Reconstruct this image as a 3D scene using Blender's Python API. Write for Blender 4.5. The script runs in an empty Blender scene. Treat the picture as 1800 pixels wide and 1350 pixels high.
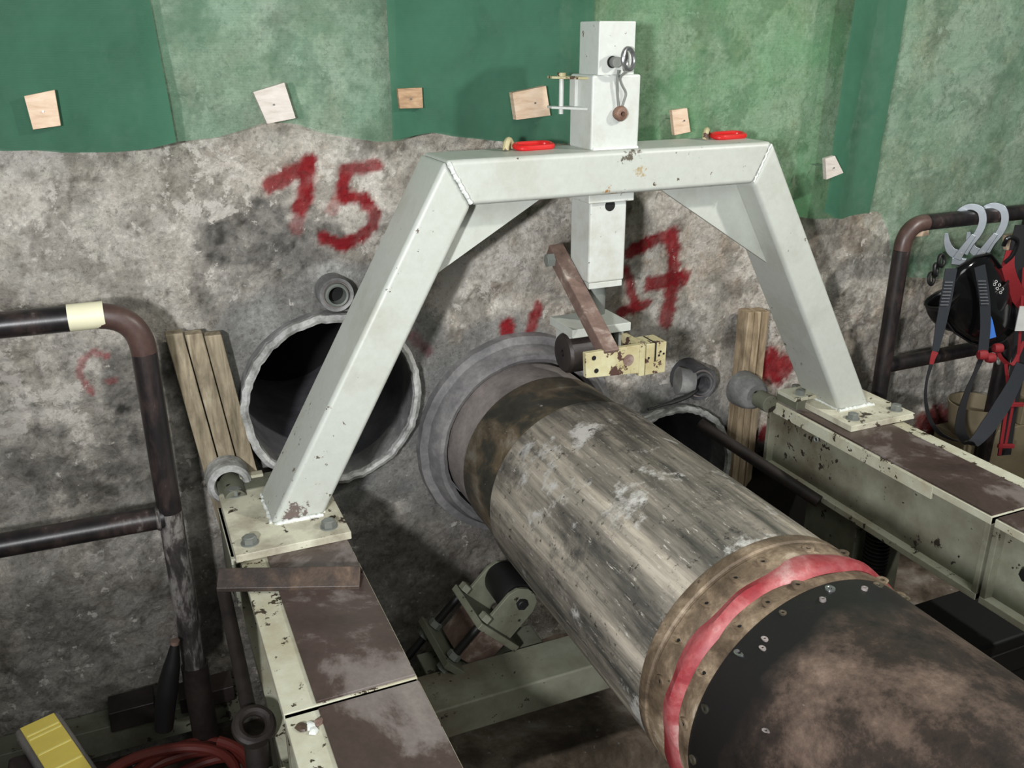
import bpy, bmesh, math, random
import numpy as np
from mathutils import Vector, Matrix
random.seed(7); rng = np.random.RandomState(11)
PI = math.pi
S = bpy.context.scene
COL = S.collection

# ------------------------------------------------------------------ camera
YAW, PITCH, ROLL, FPX = 0.407773, 0.368008, 0.003952, 1586.4
CAM = np.array([0.0, -2.4, 1.75])
def cam_basis():
    y, p, r = YAW, PITCH, ROLL
    fw = np.array([math.sin(y)*math.cos(p), math.cos(y)*math.cos(p), -math.sin(p)])
    rt = np.array([math.cos(y), -math.sin(y), 0.0]); dn = np.cross(fw, rt)
    c, s = math.cos(r), math.sin(r)
    return c*rt+s*dn, -s*rt+c*dn, fw
RT, DN, FW = cam_basis()
cd = bpy.data.cameras.new('camera'); cam = bpy.data.objects.new('camera', cd); COL.objects.link(cam)
cd.sensor_width = 36; cd.lens = FPX/1800*36; cd.clip_start = 0.02; cd.clip_end = 60
cam.matrix_world = Matrix(((RT[0], -DN[0], -FW[0], CAM[0]), (RT[1], -DN[1], -FW[1], CAM[1]), (RT[2], -DN[2], -FW[2], CAM[2]), (0, 0, 0, 1)))
S.camera = cam
def at(u, v, axis, val):
    """a photograph pixel to the point where its ray meets the plane x, y or z = val"""
    d = RT*((u-900)/FPX)+DN*((v-675)/FPX)+FW
    return CAM+d*((val-CAM[axis])/d[axis])
def aty(u, v, y=0.0): return at(u, v, 1, y)

# ------------------------------------------------------------------ light, world, exposure
S.view_settings.view_transform = 'Standard'; S.view_settings.look = 'None'
S.view_settings.gamma = 1; S.view_settings.use_curve_mapping = False
S.view_settings.exposure = -0.08
w = bpy.data.worlds.new('world'); S.world = w; w.use_nodes = True
w.node_tree.nodes['Background'].inputs[0].default_value = (0.80, 0.86, 0.86, 1)
w.node_tree.nodes['Background'].inputs[1].default_value = 0.10
def lamp(name, loc, target, power, size, color, spot=None):
    d = bpy.data.lights.new(name, 'SPOT' if spot else 'AREA'); d.energy = power; d.color = color
    if spot: d.spot_size = spot; d.spot_blend = 1.0; d.shadow_soft_size = size
    else: d.shape = 'DISK'; d.size = size
    o = bpy.data.objects.new(name, d); COL.objects.link(o); o.location = loc
    o.rotation_euler = (Vector(target)-Vector(loc)).to_track_quat('-Z', 'Y').to_euler(); return o
lamp('floodlight_right', (2.9, -2.1, 2.9), (1.1, 0, 0.9), 230, 0.08, (1.0, 0.97, 0.92), math.radians(120))
lamp('floodlight_left', (-0.75, -2.85, 1.80), (1.6, 0, 1.90), 450, 0.07, (0.97, 0.98, 1.0), math.radians(104))
lamp('fill_light', (0.8, -4.0, 3.4), (1.0, 0, 0.8), 55, 2.0, (0.97, 1.0, 0.97))  # added soft fill behind the camera, lifts the shade under the beam

# ------------------------------------------------------------------ noise in numpy
_perm = rng.permutation(512)
_grad = np.stack([np.cos(np.linspace(0, 2*PI, 64, endpoint=False)), np.sin(np.linspace(0, 2*PI, 64, endpoint=False))], 1)
def perlin(x, y):
    xi = np.floor(x).astype(int); yi = np.floor(y).astype(int); xf = x-xi; yf = y-yi
    u = xf*xf*xf*(xf*(xf*6-15)+10); v = yf*yf*yf*(yf*(yf*6-15)+10)
    def g(ix, iy, fx, fy):
        h = _perm[(_perm[ix % 512]+iy) % 512] % 64
        return _grad[h, 0]*fx+_grad[h, 1]*fy
    a = g(xi, yi, xf, yf); b = g(xi+1, yi, xf-1, yf); c = g(xi, yi+1, xf, yf-1); d = g(xi+1, yi+1, xf-1, yf-1)
    return (a*(1-u)+b*u)*(1-v)+(c*(1-u)+d*u)*v
def fbm(x, y, f, o=4, rough=0.5, ridged=False):
    s = np.zeros_like(x); a = 1.0; t = 0
    for k in range(o):
        n = perlin(x*f+17.3*k, y*f+9.1*k)*1.4
        s += a*((1-2*np.abs(n)) if ridged else n); t += a; a *= rough; f *= 2.03
    return s/t
def sstep(a, b, x):
    t = np.clip((x-a)/(b-a), 0, 1); return t*t*(3-2*t)

# ------------------------------------------------------------------ materials
def srgb(r, g, b):
    f = lambda c: (c/255/12.92) if c/255 <= 0.04045 else ((c/255+0.055)/1.055)**2.4
    return (f(r), f(g), f(b), 1)
class NT:
    def __init__(s, name):
        s.m = bpy.data.materials.new(name); s.m.use_nodes = True; s.t = s.m.node_tree; s.n = s.t.nodes
        s.b = s.n['Principled BSDF']; s.tc = s.n.new('ShaderNodeTexCoord'); s.out = s.n['Material Output']
    def link(s, a, b): s.t.links.new(a, b)
    def mapping(s, scale):
        m = s.n.new('ShaderNodeMapping'); m.inputs['Scale'].default_value = scale; s.link(s.tc.outputs['Object'], m.inputs[0]); return m.outputs[0]
    def noise(s, scale, detail=6, rough=0.6, vec=None, dist=0.0):
        n = s.n.new('ShaderNodeTexNoise'); n.inputs['Scale'].default_value = scale; n.inputs['Detail'].default_value = detail
        n.inputs['Roughness'].default_value = rough; n.inputs['Distortion'].default_value = dist
        s.link(vec if vec else s.tc.outputs['Object'], n.inputs['Vector']); return n.outputs['Fac']
    def ramp(s, fac, stops):
        r = s.n.new('ShaderNodeValToRGB'); s.link(fac, r.inputs[0]); e = r.color_ramp.elements
        while len(e) < len(stops): e.new(0.5)
        for i, (p, c) in enumerate(stops):
            e[i].position = p; e[i].color = c if len(c) == 4 else (*c, 1)
        return r.outputs[0]
    def mask(s, fac, a, b): return s.ramp(fac, [(a, (0, 0, 0, 1)), (b, (1, 1, 1, 1))])
    def mix(s, fac, a, b, mode='MIX'):
        m = s.n.new('ShaderNodeMix'); m.data_type = 'RGBA'; m.blend_type = mode
        for i, v in ((0, fac), (6, a), (7, b)):
            if hasattr(v, 'is_linked') or hasattr(v, 'links'): s.link(v, m.inputs[i])
            else: m.inputs[i].default_value = v
        return m.outputs[2]
    def bump(s, h, strength=0.3, dist=0.01, prev=None):
        b = s.n.new('ShaderNodeBump'); b.inputs['Strength'].default_value = strength; b.inputs['Distance'].default_value = dist
        s.link(h, b.inputs['Height'])
        if prev: s.link(prev, b.inputs['Normal'])
        s.link(b.outputs[0], s.b.inputs['Normal']); return b.outputs[0]
    def done(s, col, rough=0.6, metal=0.0):
        if hasattr(col, 'links'): s.link(col, s.b.inputs['Base Color'])
        else: s.b.inputs['Base Color'].default_value = col
        if hasattr(rough, 'links'): s.link(rough, s.b.inputs['Roughness'])
        else: s.b.inputs['Roughness'].default_value = rough
        s.b.inputs['Metallic'].default_value = metal; return s.m

def paint(name, base, dirt, chip, dirt_amt=0.5, chip_at=0.66, rough=0.5, dscale=5.0, cscale=38, spots=()):
    k = NT(name)
    d = k.mask(k.noise(dscale, 8, 0.62), 0.62-dirt_amt*0.25, 0.82-dirt_amt*0.1)
    c = k.mix(d, base, dirt)
    fine = k.noise(60, 4, 0.7)
    c = k.mix(0.18, c, k.ramp(fine, [(0.3, (0.55, 0.52, 0.46, 1)), (0.7, (1, 1, 1, 1))]), 'MULTIPLY')
    big = k.noise(3.1, 2, 0.5); n = k.noise(cscale, 5, 0.7)
    mm = k.n.new('ShaderNodeMath'); mm.operation = 'MULTIPLY_ADD'; k.link(big, mm.inputs[0]); mm.inputs[1].default_value = 0.35; k.link(n, mm.inputs[2])
    mk = k.mask(mm.outputs[0], chip_at+0.17, chip_at+0.19)
    c = k.mix(mk, c, chip)
    for p, rad, th, cc in spots:                     # rust wear at a place of its own on the part
        vm = k.n.new('ShaderNodeVectorMath'); vm.operation = 'DISTANCE'; k.link(k.tc.outputs['Object'], vm.inputs[0]); vm.inputs[1].default_value = p
        mr = k.n.new('ShaderNodeMapRange'); k.link(vm.outputs['Value'], mr.inputs[0]); mr.inputs[1].default_value = 0.0; mr.inputs[2].default_value = rad; mr.inputs[3].default_value = 0.30; mr.inputs[4].default_value = -0.10
        nn = k.noise(48, 7, 0.75); ad = k.n.new('ShaderNodeMath'); ad.operation = 'ADD'; k.link(nn, ad.inputs[0]); k.link(mr.outputs[0], ad.inputs[1])
        c = k.mix(k.mask(ad.outputs[0], th, th+0.05), c, cc)
    k.bump(n, 0.08, 0.004)
    return k.done(c, rough)
def rusty(name, stops, scale=9, rough=0.62, stretch=(1, 1, 1), bump=0.25, metal=0.0, fleck=None, detail=9):
    k = NT(name); v = k.mapping(stretch)
    a = k.noise(scale, detail, 0.66, v, 0.3); c = k.ramp(a, stops)
    f = k.noise(90, 3, 0.7)
    c = k.mix(0.3, c, k.ramp(f, [(0.35, (0.45, 0.45, 0.45, 1)), (0.65, (1, 1, 1, 1))]), 'MULTIPLY')
    if fleck:
        g = k.noise(scale*3.1, 6, 0.75, v); c = k.mix(k.mask(g, fleck[0], fleck[0]+0.06), c, fleck[1])
    k.bump(a, bump, 0.01)
    return k.done(c, rough, metal)
def plain(name, col, rough=0.5, metal=0.0, var=0.25, scale=25):
    k = NT(name); n = k.noise(scale, 5, 0.6)
    c = k.mix(var, col, k.ramp(n, [(0.3, (0.35, 0.35, 0.35, 1)), (0.7, (1.0, 1.0, 1.0, 1))]), 'MULTIPLY'); k.bump(n, 0.08, 0.003)
    return k.done(c, rough, metal)

M = {}
M['frame'] = paint('pale_frame_paint', srgb(186, 190, 182), srgb(168, 169, 156), srgb(88, 78, 62), 0.45, 0.70, 0.45,
                   spots=(((-0.02, -0.09, 0.757), 0.075, 0.72, srgb(150, 112, 66)), ((0.06, -0.09, 0.82), 0.08, 0.76, srgb(166, 152, 120)), ((0.03, -0.09, 0.858), 0.10, 0.74, srgb(90, 84, 72)),
                          ((-0.88, -0.09, 0.035), 0.07, 0.62, srgb(104, 92, 88)), ((0.84, -0.02, 0.03), 0.09, 0.74, srgb(120, 104, 76))))
M['post'] = paint('pale_post_paint', srgb(198, 202, 196), srgb(176, 174, 160), srgb(100, 84, 62), 0.5, 0.69, 0.42, 9)
M['plate'] = paint('chipped_plate_paint', srgb(212, 210, 188), srgb(150, 142, 124), srgb(62, 52, 42), 0.9, 0.62, 0.55, 12, 30)
M['cream'] = paint('cream_rail_paint', srgb(200, 200, 180), srgb(164, 154, 126), srgb(60, 52, 40), 0.8, 0.60, 0.5, 7, 34)
M['railside'] = paint('dirty_rail_shaded_beam', srgb(148, 150, 132), srgb(84, 72, 54), srgb(40, 33, 26), 1.1, 0.62, 0.6, 4, 30)
M['darkgreen'] = paint('greasy_grey_green_steel', srgb(112, 114, 98), srgb(70, 66, 54), srgb(34, 28, 22), 0.8, 0.62, 0.55, 7, 26)
M['weld'] = plain('white_weld', srgb(224, 228, 222), 0.4)
M['brownpad'] = rusty('brown_wet_steel', [(0.30, srgb(52, 42, 38)), (0.5, srgb(76, 62, 57)), (0.56, srgb(118, 108, 104)), (0.72, srgb(140, 132, 126))], 3.4, 0.34, bump=0.12, fleck=(0.70, srgb(176, 168, 160)))
M['rustbar'] = rusty('rusty_angle_steel', [(0.3, srgb(30, 27, 25)), (0.48, srgb(58, 48, 42)), (0.6, srgb(82, 66, 54)), (0.72, srgb(112, 92, 76))], 12, 0.45, fleck=(0.72, srgb(170, 160, 148)))
M['brownbar'] = rusty('brown_bar_steel', [(0.3, srgb(92, 72, 64)), (0.55, srgb(124, 102, 92)), (0.68, srgb(176, 162, 150))], 14, 0.5)
M['yellowpaint'] = paint('yellowish_bracket_paint', srgb(198, 193, 156), srgb(162, 148, 104), srgb(78, 56, 48), 0.9, 0.60, 0.5, 10, 24)
M['blacksteel'] = rusty('black_painted_tube', [(0.3, srgb(18, 16, 18)), (0.5, srgb(34, 30, 31)), (0.62, srgb(56, 46, 44)), (0.76, srgb(128, 122, 118))], 7, 0.36, (2, 2, 0.8), 0.1)
M['brownsteel'] = rusty('brown_elbow_steel', [(0.3, srgb(56, 40, 38)), (0.6, srgb(84, 64, 58)), (0.8, srgb(104, 86, 78))], 8, 0.4, bump=0.1)
M['scuffed'] = rusty('scuffed_grey_tube', [(0.35, srgb(34, 32, 32)), (0.48, srgb(62, 58, 56)), (0.56, srgb(128, 124, 120)), (0.75, srgb(150, 146, 140))], 7, 0.5, (3, 3, 1.0), 0.15)
M['boltgrey'] = plain('grey_bolt', srgb(120, 124, 118), 0.5, 0.1)
M['zinc'] = plain('zinc_steel', srgb(150, 156, 160), 0.32, 0.8, 0.15)
M['steel'] = plain('bright_steel', srgb(170, 172, 172), 0.28, 0.85, 0.2)
M['rustcap'] = rusty('rusty_cap', [(0.3, srgb(88, 62, 50)), (0.6, srgb(136, 106, 88)), (0.8, srgb(180, 156, 140))], 60, 0.6)
M['black'] = plain('black_matte', srgb(16, 16, 16), 0.6)
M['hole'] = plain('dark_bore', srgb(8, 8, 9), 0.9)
M['rubber'] = plain('black_rubber', srgb(22, 21, 21), 0.5, 0, 0.4, 12)
M['red'] = plain('red_shackle_paint', srgb(196, 34, 34), 0.3, 0, 0.2)
M['redhose'] = plain('dull_red_hose', srgb(118, 50, 42), 0.5)
M['tape'] = plain('cream_tape', srgb(226, 222, 190), 0.5, 0, 0.12)
M['wood'] = None; M['darkfoot'] = rusty('dark_tube_foot', [(0.3, srgb(24, 20, 20)), (0.7, srgb(56, 48, 44))], 9, 0.5)

def woodmat(name, a, b, c, d, vec=(10, 10, 1.4)):
    k = NT(name); v = k.mapping(vec); n = k.noise(4, 8, 0.65, v, 0.6); col = k.ramp(n, [(0.3, a), (0.48, b), (0.62, c), (0.8, d)])
    st = k.noise(5, 5, 0.6); col = k.mix(k.mask(st, 0.52, 0.72), col, k.mix(0.7, col, srgb(96, 82, 62), 'MULTIPLY'))
    k.bump(n, 0.35, 0.006); return k.done(col, 0.75)
M['wood'] = woodmat('muddy_wood', srgb(92, 82, 64), srgb(136, 124, 102), srgb(164, 152, 128), srgb(196, 188, 170))
M['wood2'] = woodmat('tan_wood', srgb(110, 92, 68), srgb(150, 132, 106), srgb(176, 158, 130), srgb(202, 188, 162))
M['chip'] = woodmat('pale_wood_tile', srgb(186, 158, 130), srgb(206, 180, 154), srgb(216, 194, 170), srgb(224, 208, 190), (3, 3, 14))
M['chipgrey'] = woodmat('greyish_wood_tile', srgb(176, 166, 156), srgb(194, 186, 176), srgb(204, 196, 188), srgb(212, 206, 200), (3, 3, 14))
M['chipbrown'] = woodmat('stained_wood_tile', srgb(120, 96, 72), srgb(158, 128, 98), srgb(182, 152, 120), srgb(196, 172, 144), (3, 3, 14))

def barrelmat():
    k = NT('scuffed_barrel_steel'); v = k.mapping((3.0, 0.40, 3.0)); v2 = k.mapping((13, 0.35, 13))
    a = k.noise(2.6, 9, 0.66, v, 0.1); s = k.noise(4, 8, 0.7, v2, 0.0)
    c = k.ramp(a, [(0.34, srgb(48, 48, 46)), (0.44, srgb(86, 84, 78)), (0.53, srgb(134, 128, 118)), (0.62, srgb(176, 168, 154)), (0.76, srgb(206, 198, 186))])
    c = k.mix(0.6, c, k.ramp(s, [(0.36, (0.32, 0.32, 0.30, 1)), (0.5, (0.9, 0.88, 0.86, 1)), (0.64, (1.3, 1.26, 1.18, 1))]), 'MULTIPLY')
    blot = k.noise(7, 8, 0.7); c = k.mix(k.mask(blot, 0.58, 0.66), c, srgb(196, 194, 188))
    b2 = k.noise(5.3, 9, 0.75); c = k.mix(k.mask(b2, 0.52, 0.64), c, k.mix(0.75, c, srgb(52, 53, 52)))
    f3 = k.noise(46, 6, 0.78); c = k.mix(k.mask(f3, 0.58, 0.66), c, srgb(44, 42, 38)); f4 = k.noise(38, 6, 0.78, v); c = k.mix(k.mask(f4, 0.60, 0.68), c, srgb(206, 200, 188))
    k.bump(a, 0.2, 0.01); k.b.inputs['Specular IOR Level'].default_value = 0.35
    return k.done(c, 0.55, 0.0)
M['barrel'] = barrelmat()
M['neck'] = rusty('black_olive_crusted_steel', [(0.30, srgb(34, 34, 28)), (0.46, srgb(60, 58, 48)), (0.56, srgb(104, 90, 70)), (0.70, srgb(150, 144, 130))], 5, 0.55, (1.4, 1, 1.4), 0.3, fleck=(0.66, srgb(186, 184, 178)))
M['neckgrey'] = rusty('grey_dusty_casing', [(0.3, srgb(96, 90, 88)), (0.5, srgb(134, 126, 122)), (0.7, srgb(160, 150, 146))], 6, 0.6, fleck=(0.66, srgb(206, 204, 200)))
M['collar'] = rusty('brown_crusted_collar', [(0.3, srgb(62, 50, 38)), (0.48, srgb(104, 88, 70)), (0.60, srgb(142, 124, 102)), (0.75, srgb(196, 182, 162))], 13, 0.6, bump=0.6, fleck=(0.64, srgb(48, 40, 32)))
def shellmat():
    k = NT('sooty_rusty_shell'); a = k.noise(4.6, 10, 0.74, None, 0.15)
    c = k.ramp(a, [(0.34, srgb(22, 20, 19)), (0.47, srgb(52, 43, 38)), (0.58, srgb(98, 82, 72)), (0.70, srgb(138, 120, 106)), (0.82, srgb(150, 136, 124))])
    sx = k.n.new('ShaderNodeSeparateXYZ'); k.link(k.tc.outputs['Object'], sx.inputs[0])
    mr = k.n.new('ShaderNodeMapRange'); k.link(sx.outputs['Y'], mr.inputs[0]); mr.inputs[1].default_value = -1.50; mr.inputs[2].default_value = -1.37
    n2 = k.noise(6, 6, 0.6); ad = k.n.new('ShaderNodeMath'); ad.operation = 'MULTIPLY_ADD'; k.link(n2, ad.inputs[0]); ad.inputs[1].default_value = 0.9; k.link(mr.outputs[0], ad.inputs[2])
    c = k.mix(k.mask(ad.outputs[0], 0.55, 0.95), c, srgb(24, 22, 22))
    f = k.noise(70, 4, 0.7); c = k.mix(k.mask(f, 0.74, 0.78), c, srgb(176, 170, 162))
    k.bump(a, 0.25, 0.008); return k.done(c, 0.42)
M['shell'] = shellmat()
M['redband'] = rusty('dusty_red_band', [(0.3, srgb(112, 28, 36)), (0.47, srgb(146, 48, 54)), (0.58, srgb(172, 96, 96)), (0.70, srgb(206, 176, 170))], 6, 0.55, bump=0.2)
M['casing'] = rusty('mortar_smeared_casing', [(0.3, srgb(84, 84, 84)), (0.5, srgb(124, 124, 122)), (0.7, srgb(176, 176, 172))], 7, 0.6, bump=0.3, fleck=(0.68, srgb(214, 212, 206)))
M['whiterim'] = rusty('white_crusted_rim', [(0.3, srgb(110, 108, 104)), (0.5, srgb(170, 170, 166)), (0.7, srgb(206, 206, 202))], 22, 0.7, bump=0.8)
M['bore'] = rusty('grey_casing_bore', [(0.3, srgb(70, 70, 74)), (0.7, srgb(128, 128, 132))], 5, 0.5, bump=0.1)
M['collargrey'] = rusty('smooth_grey_grout', [(0.3, srgb(78, 77, 78)), (0.5, srgb(112, 110, 110)), (0.72, srgb(150, 148, 146))], 8, 0.55, bump=0.3)
M['darksocket'] = rusty('dark_grey_socket', [(0.3, srgb(44, 43, 46)), (0.5, srgb(74, 73, 76)), (0.72, srgb(116, 114, 114))], 12, 0.5)
M['web'] = plain('black_webbing', srgb(40, 44, 50), 0.75, 0, 0.3, 200)
M['webdark'] = plain('dark_webbing', srgb(24, 24, 27), 0.8, 0, 0.3, 200)
M['redweb'] = plain('red_webbing', srgb(138, 30, 36), 0.7, 0, 0.3, 150)
M['stitch'] = plain('grey_stitching', srgb(96, 98, 100), 0.8)
M['visor'] = plain('gloss_black_visor', srgb(12, 12, 13), 0.12, 0, 0.1)
M['helmet'] = plain('black_helmet_shell', srgb(20, 20, 22), 0.3, 0, 0.2)
M['bluetag'] = plain('blue_tag', srgb(64, 116, 200), 0.5, 0, 0.1)
M['paper'] = plain('white_label', srgb(200, 200, 196), 0.6)
M['mud'] = plain('tan_bucket', srgb(128, 116, 92), 0.7)

# ------------------------------------------------------------------ mesh helpers
def tagp(o, label=None, cat=None, group=None, kind=None):
    for k, v in (('label', label), ('category', cat), ('group', group), ('kind', kind)):
        if v: o[k] = v
    return o
def thing(name, loc, label, cat, group=None):
    o = bpy.data.objects.new(name, None); o.location = loc; o.empty_display_size = 0.05; COL.objects.link(o)
    return tagp(o, label, cat, group)
class MB:
    def __init__(s): s.bm = bmesh.new()
    def face(s, vs, fs):
        v = [s.bm.verts.new(Vector(tuple(map(float, p)))) for p in vs]
        for f in fs:
            try: s.bm.faces.new([v[i] for i in f])
            except ValueError: pass
        return v
    def box(s, lo, hi, rot=None, piv=None):
        x0, y0, z0 = lo; x1, y1, z1 = hi
        P = [Vector(p) for p in ((x0, y0, z0), (x1, y0, z0), (x1, y1, z0), (x0, y1, z0), (x0, y0, z1), (x1, y0, z1), (x1, y1, z1), (x0, y1, z1))]
        if rot is not None:
            pv = Vector(piv) if piv is not None else sum(P, Vector())/8
            P = [pv+rot @ (p-pv) for p in P]
        s.face(P, [(0, 3, 2, 1), (4, 5, 6, 7), (0, 1, 5, 4), (1, 2, 6, 5), (2, 3, 7, 6), (3, 0, 4, 7)]); return s
    def obox(s, c, ax, half):
        """box by centre, three unit axes and half sizes"""
        c = Vector(c); a = [Vector(v).normalized()*h for v, h in zip(ax, half)]
        P = [c+a[0]*i+a[1]*j+a[2]*k for k in (-1, 1) for i, j in ((-1, -1), (1, -1), (1, 1), (-1, 1))]
        s.face(P, [(0, 3, 2, 1), (4, 5, 6, 7), (0, 1, 5, 4), (1, 2, 6, 5), (2, 3, 7, 6), (3, 0, 4, 7)]); return s
    def prism(s, poly, off, vec):
        """poly: list of 3D points, extruded by vec"""
        n = len(poly); A = [Vector(p)+Vector(off) for p in poly]; B = [p+Vector(vec) for p in A]
        s.face(A+B, [tuple(range(n-1, -1, -1)), tuple(range(n, 2*n))]+[(i, (i+1) % n, n+(i+1) % n, n+i) for i in range(n)]); return s
    def cyl(s, p0, p1, r0, r1=None, n=24, caps=True, ang=None):
        p0, p1 = Vector(p0), Vector(p1); r1 = r0 if r1 is None else r1; d = (p1-p0).normalized()
        u = d.orthogonal().normalized(); v = d.cross(u)
        P = [p0+(u*math.cos(2*PI*i/n)+v*math.sin(2*PI*i/n))*r0 for i in range(n)]+[p1+(u*math.cos(2*PI*i/n)+v*math.sin(2*PI*i/n))*r1 for i in range(n)]
        F = [(i, (i+1) % n, n+(i+1) % n, n+i) for i in range(n)]
        if caps: F += [tuple(range(n-1, -1, -1)), tuple(range(n, 2*n))]
        s.face(P, F); return s
    def lathe(s, c, d, prof, n=32, closed=True, jag=0.0, a0=0.0, a1=2*PI):
        """profile of (distance along d, radius) spun about the axis through c"""
        c, d = Vector(c), Vector(d).normalized(); full = abs(a1-a0-2*PI) < 1e-6
        if abs(d.z) < 0.5: v = Vector((0, 0, 1)); u = v.cross(d).normalized(); 
        else: u = Vector((1, 0, 0)); v = d.cross(u).normalized()
        cols = n if full else n+1; P = []
        for i in range(cols):
            a = a0+(a1-a0)*i/n; j = 1+jag*(random.random()-0.5)
            for h, r in prof: P.append(c+d*h+(u*math.cos(a)+v*math.sin(a))*r*j)
        m = len(prof); F = []
        for i in range(n):
            i2 = (i+1) % cols
            for k in range(m-1 if not closed else m):
                k2 = (k+1) % m; F.append((i*m+k, i2*m+k, i2*m+k2, i*m+k2))
        s.face(P, F); return s
    def torus(s, c, axis, R, r, n=32, m=10, a0=0, a1=2*PI, sy=1.0):
        c, d = Vector(c), Vector(axis).normalized(); u = d.orthogonal().normalized() if abs(d.z) < 0.9 else Vector((1, 0, 0)); 
        if abs(d.z) < 0.9: u = Vector((0, 0, 1)).cross(d).normalized()
        v = d.cross(u).normalized()
        pts = [c+u*math.cos(a0+(a1-a0)*i/n)*R+v*math.sin(a0+(a1-a0)*i/n)*R*sy for i in range(n if abs(a1-a0-2*PI) < 1e-6 else n+1)]
        return s.sweep(pts, r, m, closed=abs(a1-a0-2*PI) < 1e-6)
    def sweep(s, pts, r, m=12, closed=False):
        pts = [Vector(p) for p in pts]; n = len(pts); rr = r if hasattr(r, '__len__') else [r]*n
        T = []
        for i in range(n):
            a = pts[(i-1) % n] if closed or i > 0 else pts[i]; b = pts[(i+1) % n] if closed or i < n-1 else pts[i]; T.append((b-a).normalized())
        u = T[0].orthogonal().normalized(); P = []
        for i in range(n):
            u = (u-T[i]*u.dot(T[i])).normalized(); v = T[i].cross(u)
            for j in range(m): P.append(pts[i]+(u*math.cos(2*PI*j/m)+v*math.sin(2*PI*j/m))*rr[i])
        F = []
        for i in range(n if closed else n-1):
            i2 = (i+1) % n
            for j in range(m): F.append((i*m+j, i*m+(j+1) % m, i2*m+(j+1) % m, i2*m+j))
        if not closed: F += [tuple(range(m-1, -1, -1)), tuple((n-1)*m+j for j in range(m))]
        s.face(P, F); return s
    def ribbon(s, pts, width, thick, wdir):
        """flat strap along pts; width and wdir may vary"""
        pts = [Vector(p) for p in pts]; n = len(pts); W = width if hasattr(width, '__len__') else [width]*n; P = []
        for i in range(n):
            t = (pts[min(i+1, n-1)]-pts[max(i-1, 0)]).normalized(); wd = Vector(wdir[i] if isinstance(wdir, list) else wdir)
            wv = (wd-t*wd.dot(t)).normalized(); nv = t.cross(wv)
            for a, b in ((-1, -1), (1, -1), (1, 1), (-1, 1)): P.append(pts[i]+wv*a*W[i]/2+nv*b*thick/2)
        F = [(i*4+j, i*4+(j+1) % 4, i*4+4+(j+1) % 4, i*4+4+j) for i in range(n-1) for j in range(4)]+[(3, 2, 1, 0), tuple((n-1)*4+j for j in range(4))]
        s.face(P, F); return s
    def hexa(s, c, axis, r, h):
        c, a = Vector(c), Vector(axis).normalized(); s.cyl(c, c+a*h, r, n=6); s.cyl(c+a*h, c+a*(h+0.002), r*0.82, r*0.7, n=18); return s
    def build(s, name, mat, parent=None, bevel=0.0, smooth=True, angle=35, seg=2, sub=0):
        bmesh.ops.recalc_face_normals(s.bm, faces=s.bm.faces[:])
        me = bpy.data.meshes.new(name); off = parent_world(parent) if parent else None
        if off is None:
            vs = [v.co for v in s.bm.verts]; 
            lo = Vector((min(v.x for v in vs), min(v.y for v in vs), min(v.z for v in vs))); hi = Vector((max(v.x for v in vs), max(v.y for v in vs), max(v.z for v in vs)))
            off = Vector(((lo.x+hi.x)/2, (lo.y+hi.y)/2, lo.z)); 
        for v in s.bm.verts: v.co -= off
        s.bm.to_mesh(me); s.bm.free()
        o = bpy.data.objects.new(name, me); COL.objects.link(o); me.materials.append(M[mat] if isinstance(mat, str) else mat)
        if smooth:
            me.shade_smooth(); me.set_sharp_from_angle(angle=math.radians(angle))
        if parent: o.parent = parent; o.location = (0, 0, 0)
        else: o.location = off
        if bevel:
            b = o.modifiers.new('bevel', 'BEVEL'); b.width = bevel; b.segments = seg; b.limit_method = 'ANGLE'; b.angle_limit = math.radians(40); b.harden_normals = True
        if sub:
            m = o.modifiers.new('subsurf', 'SUBSURF'); m.levels = sub; m.render_levels = sub
        return o
def parent_world(p):
    v = Vector((0, 0, 0))
    while p is not None: v += p.location; p = p.parent
    return v
def catmull(P, k=8):
    P = [Vector(p) for p in P]; Q = [P[0]*2-P[1]]+P+[P[-1]*2-P[-2]]; out = []
    for i in range(1, len(Q)-2):
        for j in range(k):
            t = j/k; a, b, c, d = Q[i-1], Q[i], Q[i+1], Q[i+2]
            out.append(0.5*((2*b)+(c-a)*t+(2*a-5*b+4*c-d)*t*t+(3*b-a-3*c+d)*t**3))
    out.append(P[-1]); return out
def struct(o): o['kind'] = 'structure'; return o

# ------------------------------------------------------------------ the rock wall
HL = (0.472, 0.797); HP = (1.053, 0.572); HR = (1.610, 0.325); HQ = (2.13, 0.085)
def axis_pts(lo, a, b, hi, fine, coarse):
    return np.concatenate([np.arange(lo, a, coarse), np.arange(a, b, fine), np.arange(b, hi+coarse, coarse)])
X = axis_pts(-3.0, -0.72, 3.45, 6.5, 0.0085, 0.07); Z = axis_pts(-0.30, -0.25, 1.95, 3.6, 0.0085, 0.07)
GX, GZ = np.meshgrid(X, Z); nx, nz = len(X), len(Z)
big = fbm(GX, GZ, 1.3, 3); mid = fbm(GX, GZ, 4.5, 4, 0.55); rid = fbm(GX+3, GZ+8, 7.0, 4, 0.6, True); fin = fbm(GX, GZ, 26, 3, 0.6)
cr = fbm(GX+41, GZ+5, 2.2, 3)                                   # where the crust is crunchy
crunch = sstep(-0.15, 0.25, cr)
rd2 = fbm(GX+13, GZ+2, 15, 3, 0.6, True)
disp = 0.016*big+0.018*mid+0.014*rid*(0.4+0.9*crunch)+0.008*rd2*(0.3+crunch)+0.007*fin*(0.4+crunch)
keep = np.ones_like(GX)
def dist(c): return np.hypot(GX-c[0], GZ-c[1])
wob = 0.03*fbm(GX+7, GZ, 5, 3)
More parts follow.
